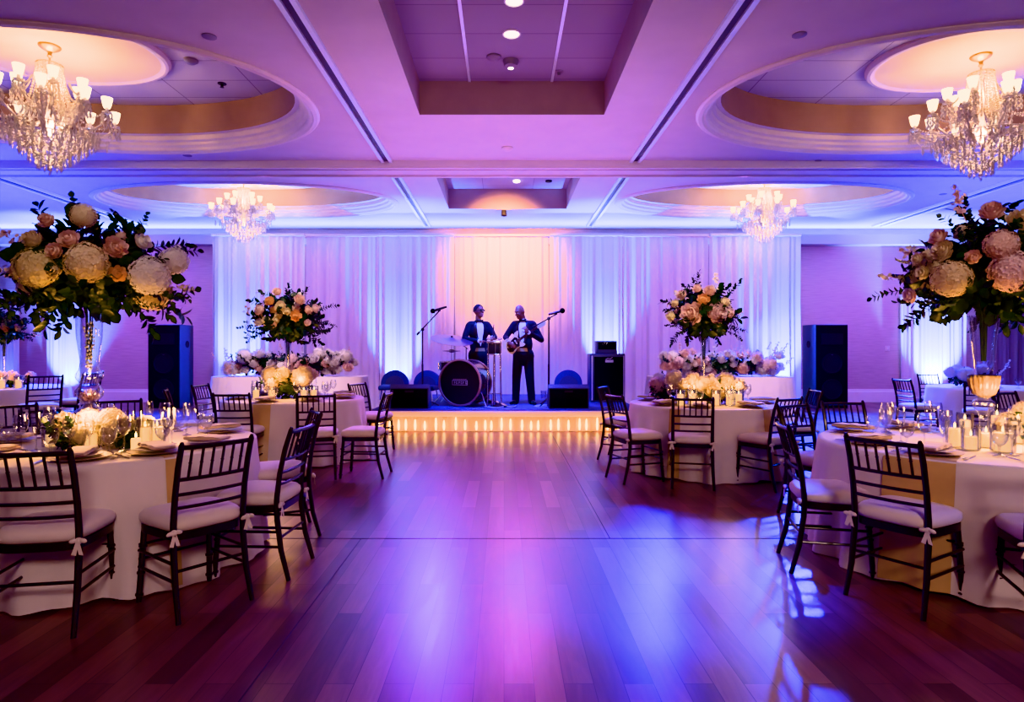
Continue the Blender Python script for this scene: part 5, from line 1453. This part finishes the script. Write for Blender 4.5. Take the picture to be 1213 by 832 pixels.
# ------------------------------------------------------------------ chandeliers
def make_chandelier(loc, label):
    t = thing('crystal_chandelier', label, 'chandelier', loc, 0, 'crystal chandeliers')
    MB().lathe([(.115, 0), (.115, -.012), (.10, -.03), (.06, -.055), (.03, -.07), (.02, -.10), (.03, -.12), (.012, -.14), (0, -.14)], 20).build('canopy', 'gold', t)
    MB().tube([(0, 0, -.12), (0, 0, -.95)], .012).build('stem', 'gold', t)
    MB().lathe([(.02, -.22), (.05, -.25), (.03, -.32), (.045, -.42), (.06, -.55), (.04, -.68), (.075, -.80), (.10, -.90), (.07, -.98), (.03, -1.05), (0, -1.06)], 18).build('column', 'crystal', t)
    def strand(mb, p0, p1, sag, n, r=.014):
        p0, p1 = Vector(p0), Vector(p1)
        for i in range(n + 1):
            q = i / n; p = p0.lerp(p1, q); mb.octa((p.x, p.y, p.z - sag * 4 * q * (1 - q)), r, r * 1.2)
    mb = MB()
    for k in range(14):
        a = 2 * PI * k / 14; c, s = math.cos(a), math.sin(a)
        mb.octa((.13 * c, .13 * s, -.245), .014, .04)
        strand(mb, (.12 * c, .12 * s, -.23), (.23 * c, .23 * s, -.78), .05, 18, .016)
        strand(mb, (.10 * c, .10 * s, -.23), (.13 * c, .13 * s, -.75), .0, 16, .016)
    mb.build('upper_strands', 'crystal', t, smooth=False)
    MB().tube([(.13 * math.cos(2 * PI * i / 24), .13 * math.sin(2 * PI * i / 24), -.22) for i in range(24)], .008, 6, closed=True).build('crown_ring', 'gold', t)
    def arm(a, r1, z1, z0, sw):
        c, s = math.cos(a), math.sin(a)
        pts = [(.05, z0), (.30 * r1, z0 - .10), (.62 * r1, z0 - .12), (.88 * r1, z0 - .02), (r1, z1 - .06), (r1, z1 - .02)]
        o = MB().tube([(r * c, r * s, z) for r, z in pts], [.014, .013, .012, .011, .010, .010], 8).build('arm', 'crystal', t)
        MB().lathe([(0, -.02), (.05, -.012), (.055, 0), (.02, .004), (.016, .05), (0, .05)], 12, (r1 * c, r1 * s, z1)).build('candle_cup', 'crystal', o)
        MB().lathe([(.030, .045), (.042, .07), (.052, .12), (.060, .165), (.056, .165), (.046, .12), (.036, .07)], 14, (r1 * c, r1 * s, z1)).build('lamp_shade', 'shade', o)
        q = MB()
        for k in range(7):
            b = 2 * PI * k / 7; x, y = r1 * c + .055 * math.cos(b), r1 * s + .055 * math.sin(b)
            q.octa((x, y, z1 - .03), .014, .018); q.octa((x, y, z1 - .075), .017, .040)
            q.octa((x, y, z1 - .135), .018, .040)
        q.tube([(r1 * c + .055 * math.cos(2 * PI * k / 14), r1 * s + .055 * math.sin(2 * PI * k / 14), z1 - .03) for k in range(14)], .003, 4, closed=True)
        for k in range(7):
            b = 2 * PI * k / 7; x, y = r1 * c + .055 * math.cos(b), r1 * s + .055 * math.sin(b); q.tube([(x, y, z1 - .02), (x, y, z1 - .15)], .002, 4)
        q.tube([(r1 * f * c, r1 * f * s, z0 - .14 + (.10 if f > .9 else 0)) for f in (.35, .48, .61, .74, .87, 1.0)] + [(r1 * c, r1 * s, z1)], .003, 4)
        for k in range(5):
            f = .35 + .13 * k; q.tube([(r1 * f * c, r1 * f * s, z0 - .13), (r1 * f * c, r1 * f * s, z0 - .2)], .002, 4)
        for k in range(5):
            f = .35 + .13 * k; q.octa((r1 * f * c, r1 * f * s, z0 - .20), .020, .055); q.octa((r1 * f * c + .02 * s, r1 * f * s - .02 * c, z0 - .14), .018, .04)
        strand(q, (.2 * c, .2 * s, z1 + .10), (r1 * c * .95, r1 * s * .95, z1 - .0), sw, 16, .014)
        q.build('crystal_fringe', 'crystal', o, smooth=False)
    for k in range(10): arm(2 * PI * (k + .3) / 10, .66 if k % 2 else .60, -.76 if k % 2 else -.72, -.86, .12)
    for k in range(6): arm(2 * PI * k / 6 + .2, .34, -.52, -.62, .05)
    for k in range(5):
        r0 = .46 - .085 * k; z0 = -.98 - .075 * k; n = max(6, int(30 - 4.5 * k)); mb = MB()
        mb.tube([(r0 * math.cos(2 * PI * i / 24), r0 * math.sin(2 * PI * i / 24), z0) for i in range(24)], .007, 6, closed=True)
        for i in range(n):
            a = 2 * PI * (i + .5 * (k % 2)) / n; c, s = math.cos(a), math.sin(a)
            strand(mb, (r0 * c, r0 * s, z0 - .015), (r0 * c * .98, r0 * s * .98, z0 - .085), 0, 5, .014)
            mb.octa((r0 * c * .98, r0 * s * .98, z0 - .125), .018, .042)
        for i in range(n):
            a = 2 * PI * i / n; c, s = math.cos(a), math.sin(a); strand(mb, (r0 * c, r0 * s, z0), ((r0 - .085) * c, (r0 - .085) * s, z0 - .075), .02, 5, .013)
        mb.build('crystal_tier', 'crystal', t, smooth=False)
    mb = MB(); mb.ell((0, 0, -1.42), .028, None, 10, 6); mb.octa((0, 0, -1.475), .016, .03); mb.build('finial', 'crystal', t)
    return t
ch0 = make_chandelier((CH[0][0], CH[0][1], MEDZ), 'large crystal chandelier under the near oval recess, partly cut by the left photo edge')
ch0.scale = (1.07,) * 3
dup(ch0, (CH[1][0], CH[1][1], MEDZ), .5, 'large crystal chandelier above the candle-crowded table, partly cut by the photo edge')
dup(ch0, (CH[2][0], CH[2][1], MEDZ), .2, 'small-looking far chandelier above the peach-rose centrepiece', scale=.98)
dup(ch0, (CH[3][0], CH[3][1], MEDZ), .8, 'small-looking far chandelier above and beyond the big-blush-bloom centrepiece', scale=.98)

# warm spotlight fixture over the backdrop
t = thing('stage_spotlight', 'black ceiling spotlight above the middle of the white backdrop', 'spotlight', (0, 13.95, CEIL))
MB().rbox((0, 0, -.02), (.34, .10, .04), .008).build('bracket', 'grey_plastic', t)
MB().lathe([(0, 0), (.06, 0), (.07, -.12), (.06, -.12), (.0, -.05)], 16, (0, 0, -.05), Matrix.Rotation(R(-8), 3, 'X')).build('can', 'black', t)

# floor uplight cans at the foot of the backdrop and wall drapes
def upcan(x, y, z, label):
    t = thing('uplight', label, 'uplight', (x, y, z))
    MB().lathe([(0, .0), (.07, 0), (.075, .10), (.068, .10), (.060, .04), (0, .04)], 16).build('can', 'black', t)
    MB().box((0, 0, .008), (.22, .12, .016)).build('foot', 'black', t)
    return t

# ------------------------------------------------------------------ lights
def lamp(kind, loc, energy, col, target=None, size=.1, angle=60, blend=.6, sx=None, sy=None, name='lamp'):
    d = bpy.data.lights.new(name, kind); d.energy = energy; d.color = col
    o = bpy.data.objects.new(name, d); C.objects.link(o); o.location = loc
    if kind == 'SPOT': d.spot_size = R(angle); d.spot_blend = blend; d.shadow_soft_size = size
    elif kind == 'POINT': d.shadow_soft_size = size
    elif kind == 'AREA':
        d.shape = 'RECTANGLE'; d.size = sx; d.size_y = sy
    if target is not None:
        v = Vector(target) - Vector(loc); o.rotation_euler = v.to_track_quat('-Z', 'Y').to_euler()
    return o
BLUE = (.015, .10, 1.); ICE = (.15, .31, 1.); PURP = (.42, .12, 1.); PINK = (1., .30, .75); WARM = (1., .50, .20); MAG = (.80, .12, .72)
# backdrop uplights
for x, e in ((-6.1, 7000), (-2.45, 6500), (2.35, 6500), (6.35, 7000)):
    yy = YC - .30
    onst = SX0 < x < SX1
    upcan(x, yy, ST if onst else 0, {-6.1: 'small black uplight can at the wall end of the backdrop', -2.45: 'small black uplight can behind the round blue chairs', 2.35: 'small black uplight can behind the amplifier', 6.35: 'small black uplight can by the tower speaker and backdrop'}[x])
    lamp('SPOT', (x, YC - .30, .12 + (ST if onst else 0)), e, ICE, (x, YC + .10, 3.0), .05, 58, 1., name='backdrop_uplight')
lamp('SPOT', (0, 12.4, CEIL - .15), 2600, (1., .46, .18), (0, YC + .1, 3.5), .2, 78, 1., name='backdrop_spot')
for x in (-4.2, 0., 4.2): lamp('SPOT', (x, 10.8, 4.3), 460, (.60, .18, .85), (x, YC, 2.0), .15, 80, 1., name='backdrop_wash')
# cove glow on ceiling near the back wall
COVE = (.10, .26, 1.)
lamp('AREA', (-10.0, YB - .17, 4.36), 420, COVE, (-10.0, YB - .9, 5.2), sx=6.6, sy=.12, name='cove_strip')
lamp('AREA', (10.0, YB - .17, 4.36), 420, COVE, (10.0, YB - .9, 5.2), sx=6.6, sy=.12, name='cove_strip')
lamp('AREA', (0, YB - .6, 4.12), 800, (.14, .28, 1.), (0, YB - 1.2, 5.2), sx=13., sy=.15, name='cove_strip')
for x, e in ((-5.2, 160), (-2.6, 160), (2.6, 160), (5.4, 160), (9.8, 200), (-11, 200)):
    lamp('SPOT', (x, 14.9, 3.4), e, (.30, .50, 1.), (x, 15.3, CEIL), .05, 120, 1., name='cove_spot')
# wall drape uplights
upcan(11.15, YB - .55, 0, 'small black uplight can at the foot of the bright wall drape')
lamp('SPOT', (11.1, YB - .50, .12), 7000, (.30, .46, 1.), (11.1, YB - .05, 2.2), .05, 72, 1., name='drape_uplight')
upcan(-11.2, YB - .55, 0, 'small black uplight can at the foot of the narrow wall drape')
lamp('SPOT', (-11.2, YB - .50, .12), 4500, (.12, .28, 1.), (-11.2, YB - .05, 2.2), .05, 72, 1., name='drape_uplight')
lamp('SPOT', (-12.9, YB - .55, .12), 150, (.06, .18, 1.), (-12.9, YB - .1, 1.6), .05, 60, .9, name='drape_uplight')
# purple wall washes
for x, e in ((-9.6, 700), (9.4, 700)):
    lamp('SPOT', (x, 12.6, 4.2), e, (.52, .15, .78), (x, YB, 1.4), .2, 100, 1., name='wall_wash')
# one-sided area lamps added in mid-air to wash the ceiling with colour
lamp('AREA', (0, 9.2, 2.9), 92, (.74, .30, .86), (0, 9.0, 5), sx=5, sy=5, name='added_ceiling_wash')
lamp('AREA', (0, 2.0, 2.9), 1, (.60, .20, .80), (0, 2.0, 5), sx=8, sy=3, name='added_ceiling_wash')
for sx in (-1, 1): lamp('AREA', (sx * 10.2, 10.8, 2.7), 400, (.0, .06, 1.), (sx * 10, 10.6, 5), sx=5, sy=5, name='added_ceiling_wash')
lamp('AREA', (0, 13.2, 3.0), 80, (.52, .27, 1.), (0, 13.2, 5), sx=8, sy=1.5, name='added_ceiling_wash')
# dance-floor colour
lamp('SPOT', (1.6, 5.2, 4.45), 5000, (.0, .05, 1.), (1.0, 3.9, 0), .05, 27, .5, name='floor_spot')
lamp('SPOT', (3.4, 13.2, 4.3), 1500, (.0, .05, 1.), (1.6, 4.5, 0), .3, 30, .3, name='floor_spot')
lamp('SPOT', (7.2, 2.6, 4.35), 500, (.0, .05, 1.), (1.75, 3.3, 0), .06, 19, .4, name='floor_spot')
lamp('SPOT', (-1.5, 13.0, 4.3), 1200, (.30, .07, 1.), (-.4, 5.4, 0), .1, 40, .8, name='floor_spot')
lamp('SPOT', (.3, 12.4, 4.3), 900, (.70, .14, .85), (0, 8.4, 0), .1, 62, 1., name='floor_spot')
lamp('SPOT', (6.4, 13.5, 4.3), 5200, (0., .06, 1.), (5.0, 9.4, 0), .1, 66, .9, name='floor_spot')
for sx in (-1, 1): lamp('SPOT', (sx * 8.8, 14.9, 4.2), 14000, (0., .07, 1.), (sx * 6.6, 11.4, 0), .1, 60, .9, name='floor_spot')
# stage
lamp('SPOT', (0, 10.4, 4.35), 2400, (.02, .10, 1.), (0, 12.3, ST), .1, 70, .8, name='stage_spot')
for sx in (-1, 1): lamp('SPOT', (sx * 4.4, 13.05, 2.4), 1500, BLUE, (sx * 7.5, 14.85, 1.0), .1, 40, .8, name='side_spot')
# soft fill lamp added behind the camera to lift cloths and cushions
lamp('AREA', (1.5, -3.6, 3.9), 230, (1., .70, .68), (0, 6, .6), sx=1.6, sy=.8, name='room_fill')
# chandeliers
for (x, y), e in zip(CH, (330, 330, 240, 240)):
    near = y < 10
    lamp('POINT', (x, y, MEDZ - .50), e * .7, (1., .52, .22) if near else (1., .66, .50), size=.15, name='chandelier_lamp')
    lamp('POINT', (x, y, MEDZ - 1.02), e * .4, (1., .66, .42), size=.12, name='chandelier_lamp')
    lamp('AREA', (x, y, MEDZ - .42), 24 if near else 70, (1., .60, .30) if near else (1., .70, .52), (x, y, MEDZ + 1), sx=.9, sy=.9, name='chandelier_uplight')
# unseen spots added to brighten the flowers and musicians
for (T_, zt, e, c_) in ((T1, 2.05, 170, (1., .84, .76)), (T2, 2.05, 170, (1., .84, .76)), (T3, 1.9, 1000, (1., .80, .66)), (T4, 1.9, 1000, (1., .80, .66))):
    lamp('SPOT', (T_[0] * .62, T_[1] - 3.4, 4.4), e, c_, (T_[0], T_[1], zt), .05, 17, .8, name='added_fill_spot')
for x_ in (-3.85, 3.9): lamp('SPOT', (x_ * .8, 7.6, 4.4), 1100, (1., .72, .86), (x_, 11.2, .95), .06, 40, .9, name='added_fill_spot')
lamp('SPOT', (.4, 8.2, 4.4), 330, (1., .62, .55), (-.1, 11.8, 1.6), .06, 22, .9, name='added_fill_spot')
# candles
for (x, y, z, e) in ((T1[0] + .0, T1[1] - .28, 1.02, 30), (T1[0] + .38, T1[1] - .15, .98, 18), (T2[0] - .05, T2[1] - .28, 1.02, 30), (T2[0] + .25, T2[1] - .25, 1.02, 24),
                     (T3[0] - .2, T3[1] - .36, 1.02, 9), (T3[0] + .2, T3[1] - .36, 1.02, 9), (T3[0], T3[1] - .40, 1.2, 7), (T4[0] - .24, T4[1] - .36, .99, 9), (T4[0] + .24, T4[1] - .36, .99, 9), (T4[0], T4[1] - .40, 1.15, 7), (T5[0] + .2, T5[1] - .4, 1.15, 22)):
    lamp('POINT', (x, y, z), e, (1., .52, .16), size=.06, name='candle_glow')
# fairy lights in the stage skirt
lamp('AREA', (0, SY0 - .30, .10), 12, (1., .48, .14), (0, SY0, .10), sx=4.4, sy=.12, name='skirt_glow')

# ------------------------------------------------------------------ world / view
w = bpy.data.worlds.new('world'); scn.world = w; w.use_nodes = True
w.node_tree.nodes['Background'].inputs[0].default_value = (.012, .008, .02, 1)
w.node_tree.nodes['Background'].inputs[1].default_value = 1.
scn.view_settings.view_transform = 'Khronos PBR Neutral'
try:
    scn.view_settings.look = 'Medium High Contrast'
except TypeError:
    pass
scn.view_settings.exposure = 0.
scn.cycles.sample_clamp_indirect = 4.
scn.cycles.sample_clamp_direct = 0.
scn.cycles.max_bounces = 8
scn.cycles.diffuse_bounces = 4
scn.cycles.glossy_bounces = 4
scn.cycles.transparent_max_bounces = 24
scn.cycles.caustics_reflective = False
scn.cycles.caustics_refractive = False
